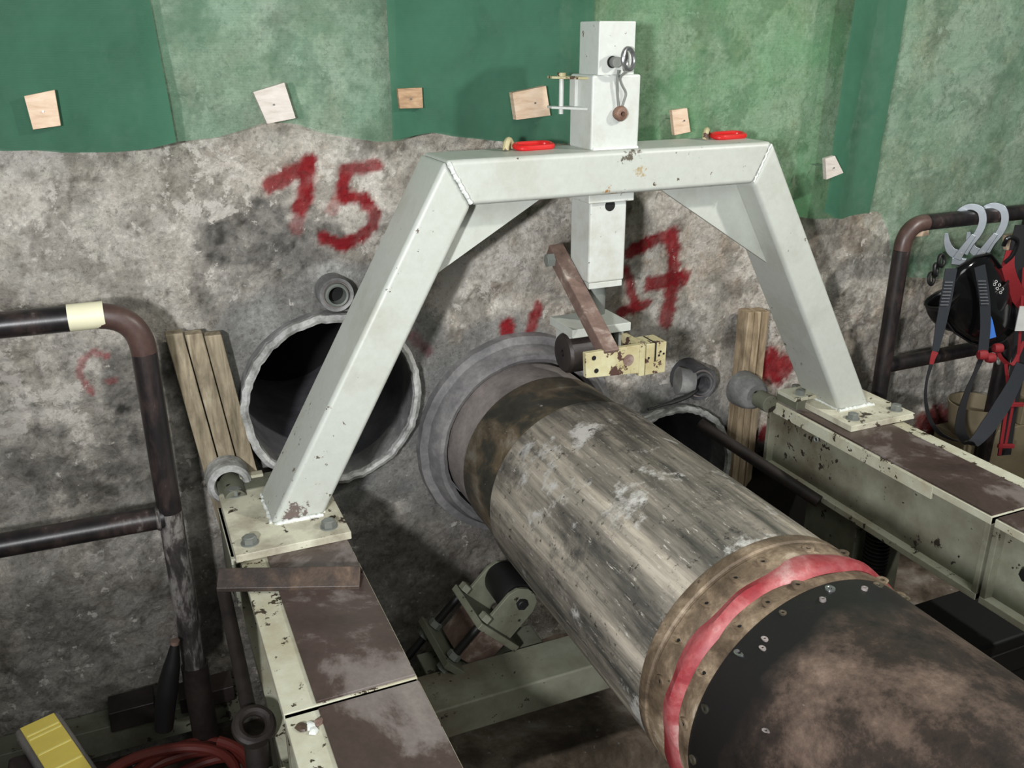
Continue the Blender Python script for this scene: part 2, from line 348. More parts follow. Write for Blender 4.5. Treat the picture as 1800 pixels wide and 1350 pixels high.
for c, r in ((HL, 0.25), (HP, 0.32), (HR, 0.26), (HQ, 0.26)):
    d = dist(c)+wob; keep *= 0.25+0.75*sstep(r+0.01, r+0.14, d)
boardmask = (sstep(0.0, 0.05, GX-0.0)*(1-sstep(0.25, 0.32, GX))*sstep(0.2, 0.3, GZ)*(1-sstep(1.06, 1.12, GZ)))
boardmask = np.maximum(boardmask, sstep(1.78, 1.84, GX)*(1-sstep(1.97, 2.03, GX))*sstep(0.1, 0.2, GZ)*(1-sstep(0.9, 0.96, GZ)))
keep *= 1-0.85*boardmask
disp = np.clip(disp, -0.035, 0.03)*keep+0.012*boardmask
VY = disp                                                   # positive goes into the wall
def P(u, v): p = aty(u, v); return p[0], p[2]
def blob(u, v, ru, rv, n=0.35, soft=0.5, f=6):
    cx, cz = P(u, v); x1, z1 = P(u+ru, v); x2, z2 = P(u, v+rv); rx = math.hypot(x1-cx, z1-cz); rz = math.hypot(x2-cx, z2-cz)
    d = np.hypot((GX-cx)/rx, (GZ-cz)/rz)+n*2*fbm(GX+u, GZ+v, f, 4, 0.6)
    return 1-sstep(1-soft, 1+soft*0.4, d)
def C3(r, g, b): return np.array(srgb(r, g, b)[:3])
col = np.zeros(GX.shape+(3,))
def lay(c, m):
    global col
    col = col*(1-m[..., None])+c*m[..., None]
# leaning from cool grey (left) to warm beige (right)
warm = sstep(0.3, 1.6, GX+0.5*GZ-0.3+0.5*fbm(GX, GZ, 1.5, 3))
col = C3(172, 168, 158)*(1-warm[..., None])+C3(198, 178, 156)*warm[..., None]
t1 = fbm(GX+11, GZ+3, 3.2, 5, 0.6); t2 = fbm(GX+5, GZ+31, 9, 5, 0.65); t3 = fbm(GX+9, GZ+1, 30, 4, 0.7); t4 = fbm(GX+90, GZ+17, 5.5, 5, 0.65)
lay(C3(112, 106, 96), sstep(0.02, 0.22, t1)*0.85)
lay(C3(128, 114, 96), sstep(0.10, 0.26, t4)*0.7*(0.4+0.6*warm))
lay(C3(178, 172, 162), sstep(0.0, 0.2, -t4)*0.6)
# dark soot / wet areas, plus pipe, leg and rail shadow painted as colour
STAIN_SHADE = np.zeros_like(GX)
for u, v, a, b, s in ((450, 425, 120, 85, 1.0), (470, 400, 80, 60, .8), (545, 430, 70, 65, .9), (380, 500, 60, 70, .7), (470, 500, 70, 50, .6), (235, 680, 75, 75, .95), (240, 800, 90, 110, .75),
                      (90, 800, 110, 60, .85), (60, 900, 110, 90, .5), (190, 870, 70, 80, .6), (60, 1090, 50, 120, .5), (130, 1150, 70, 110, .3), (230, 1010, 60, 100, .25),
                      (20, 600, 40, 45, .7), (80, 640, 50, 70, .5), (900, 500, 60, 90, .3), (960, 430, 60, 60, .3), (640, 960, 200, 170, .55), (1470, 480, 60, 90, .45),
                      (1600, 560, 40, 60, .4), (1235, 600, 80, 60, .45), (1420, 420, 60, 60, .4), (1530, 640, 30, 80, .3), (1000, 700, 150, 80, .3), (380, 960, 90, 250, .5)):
    bm_ = blob(u, v, a, b, 0.5, 0.4, 9)*s; STAIN_SHADE = np.maximum(STAIN_SHADE, bm_); lay(C3(58, 58, 55), bm_)
for u, v, a, b, s in ((35, 640, 40, 55, .6), (80, 660, 40, 70, .5), (760, 470, 60, 80, .35)):
    lay(C3(120, 108, 78), blob(u, v, a, b)*s)
# white salt crust, on the ridges
salt = sstep(0.10, 0.42, rid+0.55*t3+0.25*cr)*(0.25+0.75*sstep(-0.2, 0.25, t2))
lay(C3(236, 230, 220), salt*0.75*(1-0.7*STAIN_SHADE))
for u, v, a, b, s in ((475, 255, 45, 30, .8), (90, 500, 110, 30, .6), (130, 620, 70, 90, .4), (50, 380, 130, 70, .35), (260, 400, 90, 60, .45), (25, 970, 60, 90, .3), (250, 520, 60, 30, .5),
                      (1230, 560, 60, 40, .7), (1180, 380, 60, 60, .5), (960, 520, 50, 80, .5), (1600, 700, 90, 60, .6), (1700, 660, 90, 60, .6), (240, 1130, 60, 90, .6), (180, 1060, 60, 90, .4), (240, 980, 40, 60, .5), (640, 500, 60, 40, .4), (450, 500, 20, 14, .5)):
    lay(C3(212, 208, 200), blob(u, v, a, b, 0.6, 0.7, 14)*s)
# crisp crust: white ridges and dark pits
t5 = fbm(GX+61, GZ+13, 11, 5, 0.72, True); t6 = fbm(GX+23, GZ+71, 18, 4, 0.7); zone = sstep(-0.1, 0.18, fbm(GX+2, GZ+44, 2.6, 3))
lay(C3(244, 238, 228), sstep(0.22, 0.40, t5+0.35*t6)*(0.20+0.70*zone)*0.85*(1-0.8*STAIN_SHADE))
lay(C3(84, 76, 66), sstep(0.20, 0.34, t6-0.25*t5)*(0.35+0.5*(1-zone))*0.8)
flat = fbm(GX+3, GZ+77, 6.5, 5, 0.55); lay(C3(132, 126, 116), sstep(0.08, 0.13, flat)*0.5*(1-STAIN_SHADE)); lay(C3(204, 196, 184), sstep(0.10, 0.14, -flat)*0.5*(1-0.8*STAIN_SHADE))
# grey grout round the bores
for c, r0, r1, s in ((HL, 0.33, 0.42, .85), (HP, 0.34, 0.44, .8), (HR, 0.31, 0.40, .85), (HQ, 0.3, 0.36, .8)):
    lay(C3(138, 138, 136)*(1+0.35*t2[..., None]), (1-sstep(r0, r1, dist(c)+3*wob))*s)
lay(C3(196, 196, 192), blob(590, 480, 45, 25, 0.4, 0.6, 12)*0.7)
lay(C3(190, 190, 186), blob(455, 570, 45, 45, 0.3, 0.6, 10)*0.6)
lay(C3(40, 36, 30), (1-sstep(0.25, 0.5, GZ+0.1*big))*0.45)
# sprayed red marks
PAINT = np.zeros_like(GX)
def stroke(pts, wpx, a=1.0, c=(150, 26, 34), soft=0.35):
    q = [P(*p) for p in pts]; d = np.full(GX.shape, 9.0); sc = math.hypot(P(pts[0][0]+10, pts[0][1])[0]-q[0][0], P(pts[0][0]+10, pts[0][1])[1]-q[0][1])/10
    for (x0, z0), (x1, z1) in zip(q[:-1], q[1:]):
        L = (x1-x0)**2+(z1-z0)**2+1e-12; t = np.clip(((GX-x0)*(x1-x0)+(GZ-z0)*(z1-z0))/L, 0, 1); d = np.minimum(d, np.hypot(GX-x0-t*(x1-x0), GZ-z0-t*(z1-z0)))
    r = wpx*sc/2*1.22; d = d+r*0.35*t3*2
    m = (1-sstep(r*(1-soft), r*(1+soft*0.6), d))*min(1, a*1.12)*(1-0.15*salt)
    global PAINT
    PAINT = np.maximum(PAINT, m); lay(C3(*c), m)
stroke([(476, 327), (512, 306), (545, 288)], 26, .85); stroke([(543, 288), (542, 322), (531, 365)], 27, .92); stroke([(531, 360), (524, 402)], 22, .55)
stroke([(663, 291), (606, 299), (606, 348)], 19, .9); stroke([(603, 346), (640, 350), (660, 375), (655, 402), (632, 420), (600, 432), (572, 420)], 21, .9)
stroke([(600, 330), (585, 372)], 18, .5)
stroke([(1106, 446), (1146, 424), (1186, 415)], 17, .9); stroke([(1184, 416), (1186, 470), (1180, 530), (1174, 568)], 22, .92); stroke([(1144, 500), (1204, 488)], 22, .95)
stroke([(1101, 474), (1108, 505), (1121, 540)], 13, .85); stroke([(1094, 550), (1138, 536)], 17, .92)
stroke([(892, 575), (893, 579)], 24, .9); stroke([(949, 541), (941, 562), (931, 584)], 17, .85); stroke([(950, 602), (968, 604), (976, 614)], 14, .8)
stroke([(186, 624), (164, 618), (144, 634), (138, 656), (150, 676), (162, 690)], 11, .6, (176, 60, 68)); stroke([(190, 668), (204, 670)], 10, .4, (176, 60, 68))
stroke([(726, 590), (752, 618)], 16, .5, (130, 60, 72))
stroke([(1352, 640), (1372, 650)], 40, .95, (156, 22, 34)); stroke([(1345, 762), (1362, 756)], 22, .95, (156, 22, 34)); stroke([(1624, 742), (1632, 752)], 22, .8); stroke([(1648, 730), (1672, 748)], 26, .7); stroke([(1760, 735), (1790, 745)], 14, .6)
fc = 1+0.20*t3+0.10*fin; col = np.clip(col*fc[..., None], 0.004, 0.9)
idx = np.arange(nx*nz).reshape(nz, nx)
quads = np.stack([idx[:-1, :-1], idx[:-1, 1:], idx[1:, 1:], idx[1:, :-1]], -1).reshape(-1, 4)
cx = (GX[:-1, :-1]+GX[1:, 1:]).ravel()/2; cz = (GZ[:-1, :-1]+GZ[1:, 1:]).ravel()/2
hole = np.zeros(len(quads), bool)
for c, r in ((HL, 0.242), (HP, 0.27), (HR, 0.247), (HQ, 0.22)): hole |= np.hypot(cx-c[0], cz-c[1]) < r
quads = quads[~hole]
verts = np.stack([GX.ravel(), VY.ravel(), GZ.ravel()], 1)
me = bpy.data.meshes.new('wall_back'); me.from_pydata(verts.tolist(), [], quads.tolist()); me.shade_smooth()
sd = np.clip(0.45*zone+0.5*sstep(-0.1, 0.3, cr)+0.25*sstep(0, 0.3, t2), 0, 1)*(1-0.75*STAIN_SHADE)*(0.35+0.65*sstep(0.1, 0.5, GZ))
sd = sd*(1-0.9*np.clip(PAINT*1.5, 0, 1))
for c0_, r0_ in ((HL, 0.36), (HP, 0.38), (HR, 0.33)): sd = sd*(0.15+0.85*sstep(r0_-0.03, r0_+0.06, dist(c0_)+3*wob))
sa = me.attributes.new('salt_density', 'FLOAT', 'POINT'); sa.data.foreach_set('value', sd.astype(np.float32).ravel())
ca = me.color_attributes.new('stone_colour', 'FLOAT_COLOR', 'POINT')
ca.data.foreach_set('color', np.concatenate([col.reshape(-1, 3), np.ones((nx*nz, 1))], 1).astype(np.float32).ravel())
k = NT('rough_salted_rock'); a = k.n.new('ShaderNodeAttribute'); a.attribute_name = 'stone_colour'
n1 = k.noise(72, 8, 0.72, None, 0.12); n2 = k.noise(150, 4, 0.7)
c = k.mix(0.6, a.outputs['Color'], k.ramp(n1, [(0.34, (0.42, 0.39, 0.36, 1)), (0.46, (0.92, 0.91, 0.89, 1)), (0.56, (1.15, 1.14, 1.12, 1)), (0.66, (1.6, 1.58, 1.55, 1))]), 'MULTIPLY')
c = k.mix(k.mask(n2, 0.66, 0.72), c, k.mix(0.6, c, (0.08, 0.075, 0.07, 1)))
sa_ = k.n.new('ShaderNodeAttribute'); sa_.attribute_name = 'salt_density'
n3 = k.noise(19, 9, 0.74, None, 0.25); ad = k.n.new('ShaderNodeMath'); ad.operation = 'MULTIPLY_ADD'; k.link(sa_.outputs['Fac'], ad.inputs[0]); ad.inputs[1].default_value = 0.16; k.link(n3, ad.inputs[2])
c = k.mix(k.mask(ad.outputs[0], 0.625, 0.66), c, k.mix(0.8, c, srgb(240, 234, 224)))
n4 = k.noise(27, 8, 0.74, None, 0.1); c = k.mix(k.mask(n4, 0.585, 0.63), c, k.mix(0.4, c, srgb(86, 76, 64)))
b1 = k.bump(n1, 0.9, 0.025); b1 = k.bump(n3, 0.6, 0.03, b1); k.bump(n2, 0.35, 0.006, b1)
k.b.inputs['Specular IOR Level'].default_value = 0.3
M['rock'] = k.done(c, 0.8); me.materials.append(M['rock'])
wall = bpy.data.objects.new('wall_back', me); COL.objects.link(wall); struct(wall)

# floor and ceiling of the gallery
def floor_mesh():
    xs = np.linspace(-3, 6.5, 240); ys = np.linspace(-4.2, 0.05, 130); A, B = np.meshgrid(xs, ys)
    h = -0.25+0.012*fbm(A, B, 4, 4)+0.006*fbm(A, B, 17, 3); v = np.stack([A.ravel(), B.ravel(), h.ravel()], 1)
    ii = np.arange(A.size).reshape(A.shape); q = np.stack([ii[:-1, :-1], ii[:-1, 1:], ii[1:, 1:], ii[1:, :-1]], -1).reshape(-1, 4)
    m = bpy.data.meshes.new('floor'); m.from_pydata(v.tolist(), [], q.tolist()); m.shade_smooth(); return m
M['floor'] = rusty('wet_muddy_floor', [(0.30, srgb(48, 42, 36)), (0.46, srgb(92, 82, 72)), (0.58, srgb(134, 122, 108)), (0.74, srgb(186, 178, 168))], 5, 0.4, bump=0.6, fleck=(0.62, srgb(200, 200, 196)))
fo = bpy.data.objects.new('floor', floor_mesh()); fo.data.materials.append(M['floor']); COL.objects.link(fo); struct(fo)

# ------------------------------------------------------------------ casings set in the wall
YA = Vector((0, 1, 0))
def casing(name, c, r, yf, label, depth=0.8, group=None):
    t = thing(name, (c[0], 0, c[1]-r), label, 'pipe casing', group)
    o = Vector((c[0], 0, c[1]))
    MB().lathe(o, (0, 1, 0), [(yf+0.004, r-0.016), (yf+0.004, r), (0.05, r), (0.05, r-0.016)], 72, jag=0.006).build('casing_tube', 'casing', t)
    MB().lathe(o, (0, 1, 0), [(yf-0.002, r-0.017), (yf-0.006, r-0.008), (yf+0.002, r+0.004), (yf+0.02, r+0.004), (yf+0.02, r-0.002), (yf+0.012, r-0.019)], 110, jag=0.022).build('crusted_rim', 'whiterim', t)
    MB().lathe(o, (0, 1, 0), [(0.05, r-0.016), (0.05, r-0.008), (depth, r-0.008), (depth, r-0.016)], 64).build('bore_lining', 'bore', t)
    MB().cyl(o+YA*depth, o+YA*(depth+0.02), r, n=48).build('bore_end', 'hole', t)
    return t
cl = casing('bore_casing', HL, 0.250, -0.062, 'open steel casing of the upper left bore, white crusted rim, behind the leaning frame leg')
cr_ = casing('bore_casing', HR, 0.255, -0.050, 'open dark casing of the bore right of the big pipe, half hidden by it')
t = thing('bore_casing', (HQ[0], 0, HQ[1]-0.25), 'closed black casing low at the right, below the tan timber and rail', 'pipe casing')
MB().lathe((HQ[0], 0, HQ[1]), (0, 1, 0), [(-0.16, 0.23), (-0.16, 0.25), (0.05, 0.25), (0.05, 0.23)], 56).build('casing_tube', 'rubber', t)
MB().cyl((HQ[0], -0.13, HQ[1]), (HQ[0], -0.11, HQ[1]), 0.232, n=48).build('cover', 'black', t)
# nozzles on the casings
def nozzle(c, y0, y1, r, label, bore):
    t = thing('grout_nozzle', (c[0], y0, c[1]-r), label, 'pipe fitting'); o = (c[0], 0, c[1])
    MB().lathe(o, YA, [(y1+0.008, r-0.010), (y1+0.004, r-0.006), (y1+0.002, r), (y0, r*1.04), (y0, r-0.010)], 40).build('outer_socket', 'casing' if bore == 'hole' else 'darksocket', t)
    MB().lathe(o, YA, [(y1-0.006, r*0.52), (y1-0.009, r*0.62), (y1-0.004, r*0.70), (y0, r*0.70), (y0, r*0.52)], 36).build('inner_bush', 'boltgrey' if bore == 'hole' else 'darksocket', t)
    MB().lathe(o, YA, [(y1+0.006, r*0.72), (y1+0.003, r*0.80), (y1+0.008, r*0.84), (y0, r*0.84), (y0, r*0.72)], 36).build('thread_ring', 'neckgrey', t)
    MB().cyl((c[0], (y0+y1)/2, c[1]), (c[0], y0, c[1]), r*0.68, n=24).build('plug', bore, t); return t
nozzle((0.500, 1.103), 0.0, -0.062, 0.046, 'small round nozzle above the upper left bore, beside the frame leg', 'hole')
tn = nozzle((1.676, 0.676), 0.0, -0.100, 0.058, 'dark round nozzle above the right bore, left of the tan timber', 'rubber')
tn_ = parent_world(tn)
MB().cyl((1.60, -0.07, 0.690), (1.65, -0.085, 0.683), 0.047, 0.038, n=28).build('side_branch', 'casing', tn)
MB().sweep(catmull([(1.46, -0.12, 0.63), (1.53, -0.12, 0.637), (1.60, -0.12, 0.648), (1.645, -0.115, 0.665)], 6), [0.004]*7+[0.007]*12, 8).build('wire_handle', 'black', tn)

# ------------------------------------------------------------------ the drilled pipe
pipe = thing('boring_pipe', (HP[0], 0, HP[1]-0.27), 'huge scuffed steel boring pipe running out of the wall between the two rails', 'pipe')
PC = Vector((HP[0], 0, HP[1]))
MB().lathe(PC, YA, [(-0.075, 0.262), (-0.085, 0.275), (-0.085, 0.288), (-0.06, 0.300), (-0.03, 0.306), (-0.026, 0.330), (0.04, 0.338), (0.04, 0.262)], 80, jag=0.008).build('grout_collar', 'collargrey', pipe)
MB().lathe(PC, YA, [(-0.20, 0.250), (-0.20, 0.254), (-0.10, 0.254), (0.3, 0.254), (0.3, 0.244), (-0.19, 0.244)], 80).build('rear_sleeve', 'neckgrey', pipe)
MB().lathe(PC, YA, [(-0.44, 0.25), (-0.44, 0.2585), (-0.205, 0.2585), (-0.200, 0.255), (-0.2, 0.244)], 80).build('dark_neck', 'neck', pipe)
MB().lathe(PC, YA, [(-1.20, 0.26), (-1.20, 0.2705), (-0.438, 0.2705), (-0.430, 0.267), (-0.43, 0.25)], 96).build('barrel', 'barrel', pipe)
def tn_label(o, s): o['label'] = s; return o
MB().lathe(PC, YA, [(-1.292, 0.25), (-1.292, 0.271), (-1.287, 0.2735), (-1.24, 0.2735), (-1.236, 0.2705), (-1.231, 0.2705), (-1.227, 0.2735), (-1.205, 0.2735), (-1.200, 0.270), (-1.2, 0.25)], 96, jag=0.001).build('joint_collar', 'collar', pipe)
def band():
    b = MB(); n = 120; P_ = []
    prof = [(-1.322, 0.262), (-1.334, 0.270), (-1.326, 0.278), (-1.312, 0.281), (-1.297, 0.277), (-1.284, 0.2725), (-1.284, 0.262)]
    for i in range(n):
        a = 2*PI*i/n; wv = 0.008*math.sin(3*a+0.6)+0.005*math.sin(7*a); rr = 0.0025*math.sin(5*a+1)+0.002*math.sin(13*a)
        for j, (h, r) in enumerate(prof):
            P_.append(PC+YA*(h+wv*(1 if j < 4 else -0.2))+Vector((math.cos(a), 0, math.sin(a)))*(r+(rr if 0 < j < 6 else 0)))
    m = len(prof); b.face(P_, [(i*m+k, ((i+1) % n)*m+k, ((i+1) % n)*m+(k+1) % m, i*m+(k+1) % m) for i in range(n) for k in range(m)]); return b
tn_label(band().build('red_band', 'redband', pipe), 'dusty red strap round the joint')
MB().lathe(PC, YA, [(-1.365, 0.25), (-1.365, 0.2700), (-1.325, 0.2700), (-1.290, 0.268), (-1.29, 0.25)], 96).build('inner_ring', 'collar', pipe)
MB().lathe(PC, YA, [(-2.75, 0.25), (-2.75, 0.268), (-1.358, 0.268), (-1.353, 0.264), (-1.353, 0.25)], 96).build('front_shell', 'shell', pipe)
# lapped wear plate on the shell
MB().lathe(PC, YA, [(-2.74, 0.2665), (-2.74, 0.2715), (-1.452, 0.2715), (-1.446, 0.2675)], 40, closed=True, a0=math.radians(203), a1=math.radians(318)).build('wear_plate', 'shell', pipe)
def screw(ang, y, r=0.0105, mat='boltgrey', R=0.2715):
    a = math.radians(ang); d = Vector((math.cos(a), 0, math.sin(a))); p = PC+YA*y+d*(R-0.004)
    b = MB(); b.lathe(p, d, [(0.006, r*0.36), (0.007, r*0.55), (0.0065, r*0.95), (0.003, r), (0, r), (0, r*0.36)], 20); o = b.build('screw', mat, pipe)
    b = MB(); b.cyl(p, p+d*0.0035, r*0.38, n=10); b.build('hex_socket', 'black', o)
for a in (28, 47, 66, 91, 113, 135, 160, 183): screw(a, -1.381, 0.0095 if a != 113 else 0.007, 'steel' if a in (91, 135) else 'neck', 0.268)
for a in (40, 55, 100, 114, 128, 150, 172): screw(a, -1.347, 0.012, 'collar')
for a in (60, 80, 102, 115, 130, 148, 166): screw(a, -1.262, 0.012, 'collar', 0.2745)
for a, y in ((148, -1.51), (98, -1.40), (125, -1.40), (128, -1.41), (78, -1.40)): screw(a, y, 0.006, 'neckgrey', 0.270)

# ------------------------------------------------------------------ rails
def rail(x0, x1, inner_right, label, group=None):
    """one guide rail: left rail has its cream strip at x0, the right one at x1"""
    t = thing('guide_rail', ((x0+x1)/2, -0.7, 0.36), label, 'guide rail', group)
    for (ya, yb) in ((-0.17, -1.045), (-1.055, -2.6)):
        zt, zb = 0.615, 0.368; lo, hi = min(ya, yb), max(ya, yb)
        b = MB(); b.box((x0, lo, zt-0.022), (x1, hi, zt)); b.box((x0, lo, zb), (x1, hi, zb+0.02)); b.build('flange', 'cream', t, 0.002)
        for xw in ((x0+0.028, x0+0.036), (x1-0.036, x1-0.028)):
            MB().box((xw[0], lo+0.002, zb+0.018), (xw[1], hi-0.002, zt-0.02)).build('web', 'railside', t)
        for ye in (lo, hi-0.016):
            MB().box((x0+0.001, ye, zb+0.001), (x1-0.001, ye+0.016, zt-0.001)).build('end_plate', 'railside', t, 0.0015)
        px0, px1 = (x0+0.060, x1-0.003) if not inner_right else (x0+0.004, x1-0.058)
        MB().box((px0, lo+0.004, zt), (px1, hi-0.004, zt+0.006)).build('wear_pad', 'brownpad', t, 0.0015)
    return t
RL = rail(0.136, 0.388, False, 'left guide rail, brown pad with cream paint strip, leading from the wall')
RR = rail(1.900, 2.160, True, 'right guide rail, greasy inner side and brown top, right of the big pipe')
# lip strip, rivet and stiffener on the inner face of the right rail
MB().box((1.8985, -0.86, 0.575), (1.906, -0.19, 0.612)).build('lip_strip', 'cream', RR, 0.001)
MB().torus((1.899, -0.41, 0.565), (1, 0, 0), 0.008, 0.003, 18, 6).build('ring_mark', 'boltgrey', RR)
MB().hexa((1.90, -1.17, 0.52), (-1, 0, 0), 0.018, 0.012).build('bolt', 'black', RR)
for (u, v), sz, mt in (((532, 1279), 0.012, 'rustbar'), ((545, 1276), 0.010, 'weld'), ((551, 1286), 0.009, 'weld'), ((560, 1270), 0.010, 'brownbar')):
    c_ = Vector(at(u, v, 2, 0.617)); MB().lathe(c_, (0, 0, 1), [(0, 0.0), (0, sz), (0.004, sz*0.8), (0.006, 0.0)], 9, closed=False, jag=0.5).build('weld_slag', mt, RL)
# pedestals under the rails
for x0, x1, lb in ((0.16, 0.36, 'grey-green pedestal under the left rail'), (1.925, 2.13, 'grey-green pedestal plate under the right rail, behind the big pipe')):
    t = thing('rail_pedestal', ((x0+x1)/2, -0.5, -0.25), lb, 'pedestal')
    MB().box((x0, -0.60, -0.235), (x1, -0.375, 0.366)).build('column', 'darkgreen', t, 0.004)
    MB().box((x0-0.04, -0.64, -0.252), (x1+0.04, -0.335, -0.235)).build('foot_plate', 'darkgreen', t, 0.003)

# cross beam between the rails
t = thing('cross_beam', (1.14, -0.62, 0.10), 'pale cross beam passing under the big pipe from rail to rail', 'beam')
MB().box((0.362, -0.69, 0.105), (1.923, -0.545, 0.200)).build('beam', 'railside', t, 0.006)  # darker rail-side paint puts the beam's shade into its colour
for x in (0.362, 1.911): MB().box((x, -0.71, 0.08), (x+0.012, -0.525, 0.225)).build('end_plate', 'darkgreen', t, 0.002)
MB().box((0.56, -0.545, 0.125), (0.90, -0.44, 0.185)).build('side_bracket', 'darkgreen', t, 0.004)

# roller support pushing on the pipe from lower left
ux, uw = Vector((1, 0, 1)).normalized(), Vector((-1, 0, 1)).normalized(); uy = Vector((0, 1, 0))
rc = Vector((HP[0], 0, HP[1]))-ux*(0.271+0.052); rc.y = -0.47
t = thing('pipe_roller_support', (rc.x-0.15, -0.47, 0.2), 'greasy adjustable roller support below the left flank of the big pipe', 'roller support')
MB().lathe(rc, YA, [(-0.062, 0.012), (-0.062, 0.048), (-0.052, 0.052), (0.052, 0.052), (0.062, 0.048), (0.062, 0.012)], 40).build('roller', 'rubber', t)
for s in (-1, 1):
    poly = [ux*a+uw*b_ for a, b_ in ((-0.10, -0.05), (-0.10, 0.05), (0.0, 0.05), (0.028, 0.038), (0.042, 0.012), (0.042, -0.012), (0.028, -0.038), (0.0, -0.05))]
    o = MB().prism(poly, rc+uy*(s*0.072-0.006), uy*0.012).build('yoke_plate', 'darkgreen', t, 0.002)
    MB().hexa(rc+uy*s*0.078, uy*s, 0.016, 0.010).build('axle_nut', 'black', o)
MB().obox(rc-ux*0.105, (ux, uw, uy), (0.010, 0.075, 0.10)).build('yoke_base', 'darkgreen', t, 0.003)
MB().obox(rc-ux*0.165-uw*0.01, (ux, uw, uy), (0.05, 0.045, 0.07)).build('slide_block', 'brownbar', t, 0.003)
MB().obox(rc-ux*0.235, (ux, uw, uy), (0.010, 0.085, 0.11)).build('slide_stop', 'darkgreen', t, 0.003)
MB().obox(rc-ux*0.37-uw*0.045, (ux, uw, uy), (0.13, 0.05, 0.10)).build('support_body', 'darkgreen', t, 0.005)
for s in (-1, 1):
    p = rc+uy*s*0.075+uw*0.058
    o = MB().cyl(p-ux*0.40, p-ux*0.10, 0.011, n=16).build('adjusting_screw', 'rubber', t)
    MB().hexa(p-ux*0.43, ux, 0.021, 0.026).build('screw_head', 'black', o)
    MB().hexa(p-ux*0.222, ux, 0.019, 0.016).build('lock_nut', 'boltgrey', o); MB().hexa(p-ux*0.262, ux, 0.019, 0.016).build('lock_nut', 'boltgrey', o)
    MB().hexa(p-ux*0.092, ux, 0.019, 0.018).build('lock_nut', 'darkgreen', o)

# ------------------------------------------------------------------ wooden packing and jack ends
def planks(name, x, w_, ztop, zbot, shear, y0, y1, mat, label, n=3, ragged=0.012):
    t = thing(name, (x, 0, zbot), label, 'timber'); pw = w_/n
    for i in range(n):
        a0, a1 = x+i*pw+0.0018, x+(i+1)*pw-0.0018; zt = ztop-i*0.004+random.uniform(-ragged, ragged)*0.4; dy = random.uniform(-0.004, 0.003)
        poly = [(a0+shear, y0+dy, zbot), (a1+shear, y0+dy, zbot), (a1, y0+dy, zt), (a0, y0+dy, zt)]
        MB().prism(poly, (0, 0, 0), (0, y1-y0, 0)).build('plank', mat, t, 0.003)
    return t
planks('timber_packing', 0.055, 0.140, 1.045, 0.33, 0.085, -0.062, -0.022, 'wood', 'muddy grooved timber leaning at the wall between black tube and left bore')
planks('timber_packing', 1.862, 0.092, 0.890, 0.10, -0.004, -0.064, -0.008, 'wood2', 'tan upright timber at the wall behind the right jack end')
# left jack end
t = thing('jack_end', (0.160, -0.12, 0.58), 'round white-rimmed jack end pressing the left timber, behind the frame foot', 'jack')
MB().lathe((0.160, 0, 0.640), YA, [(-0.128, 0.034), (-0.142, 0.040), (-0.142, 0.050), (-0.134, 0.056), (-0.068, 0.057), (-0.068, 0.034)], 44).build('ring', 'whiterim', t)
MB().cyl((0.166, -0.215, 0.630), (0.166, -0.07, 0.630), 0.030, n=28).build('spindle', 'darkgreen', t, 0.002)
# right jack end
t = thing('jack_end', (1.865, -0.1, 0.56), 'grey mortar-smeared jack end on the tan timber at the right rail', 'jack')
MB().lathe((1.865, 0, 0.622), YA, [(-0.150, 0.02), (-0.150, 0.040), (-0.142, 0.050), (-0.110, 0.060), (-0.070, 0.063), (-0.066, 0.063), (-0.066, 0.02)], 44, jag=0.01).build('drum', 'casing', t)
MB().cyl((1.875, -0.21, 0.612), (1.875, -0.13, 0.612), 0.030, n=24).build('spindle', 'darkgreen', t, 0.002)
# brackets at the ends of the rails
t = thing('shaded_plate_end', (0.19, -0.2, 0.615), 'rear end of the left base plate, coloured darker for shade and dirt, behind the frame foot', 'plate')
MB().box((0.128, -0.182, 0.6155), (0.395, -0.10, 0.641)).build('plate', 'darkgreen', t, 0.003)  # base plate carried on in darker steel for the leg's shade and dirt
MB().box((0.175, -0.125, 0.6415), (0.25, -0.10, 0.650)).build('cream_tab', 'cream', t, 0.001)
t = thing('rail_end_bracket', (1.95, -0.25, 0.62), 'cream clamp bracket with a bolt on the right rail end, beside the jack', 'bracket')
MB().box((1.905, -0.30, 0.616), (1.944, -0.20, 0.650)).build('block', 'darkgreen', t, 0.004)
MB().box((1.895, -0.30, 0.650), (2.03, -0.215, 0.662)).build('top_plate', 'cream', t, 0.001)
MB().hexa((1.935, -0.275, 0.662), (0, 0, 1), 0.016, 0.014).build('bolt', 'boltgrey', t)
t = thing('side_bracket', (0.11, -0.40, 0.40), 'grey-green side plate below the left frame foot, left of the rail', 'bracket')
MB().prism([(0.128, -0.46, 0.612), (0.128, -0.20, 0.612), (0.128, -0.20, 0.40), (0.128, -0.50, 0.50)], (0, 0, 0), (-0.010, 0, 0)).build('plate', 'darkgreen', t, 0.002)
MB().box((0.118, -0.47, 0.597), (0.134, -0.20, 0.612)).build('rib', 'cream', t, 0.001)
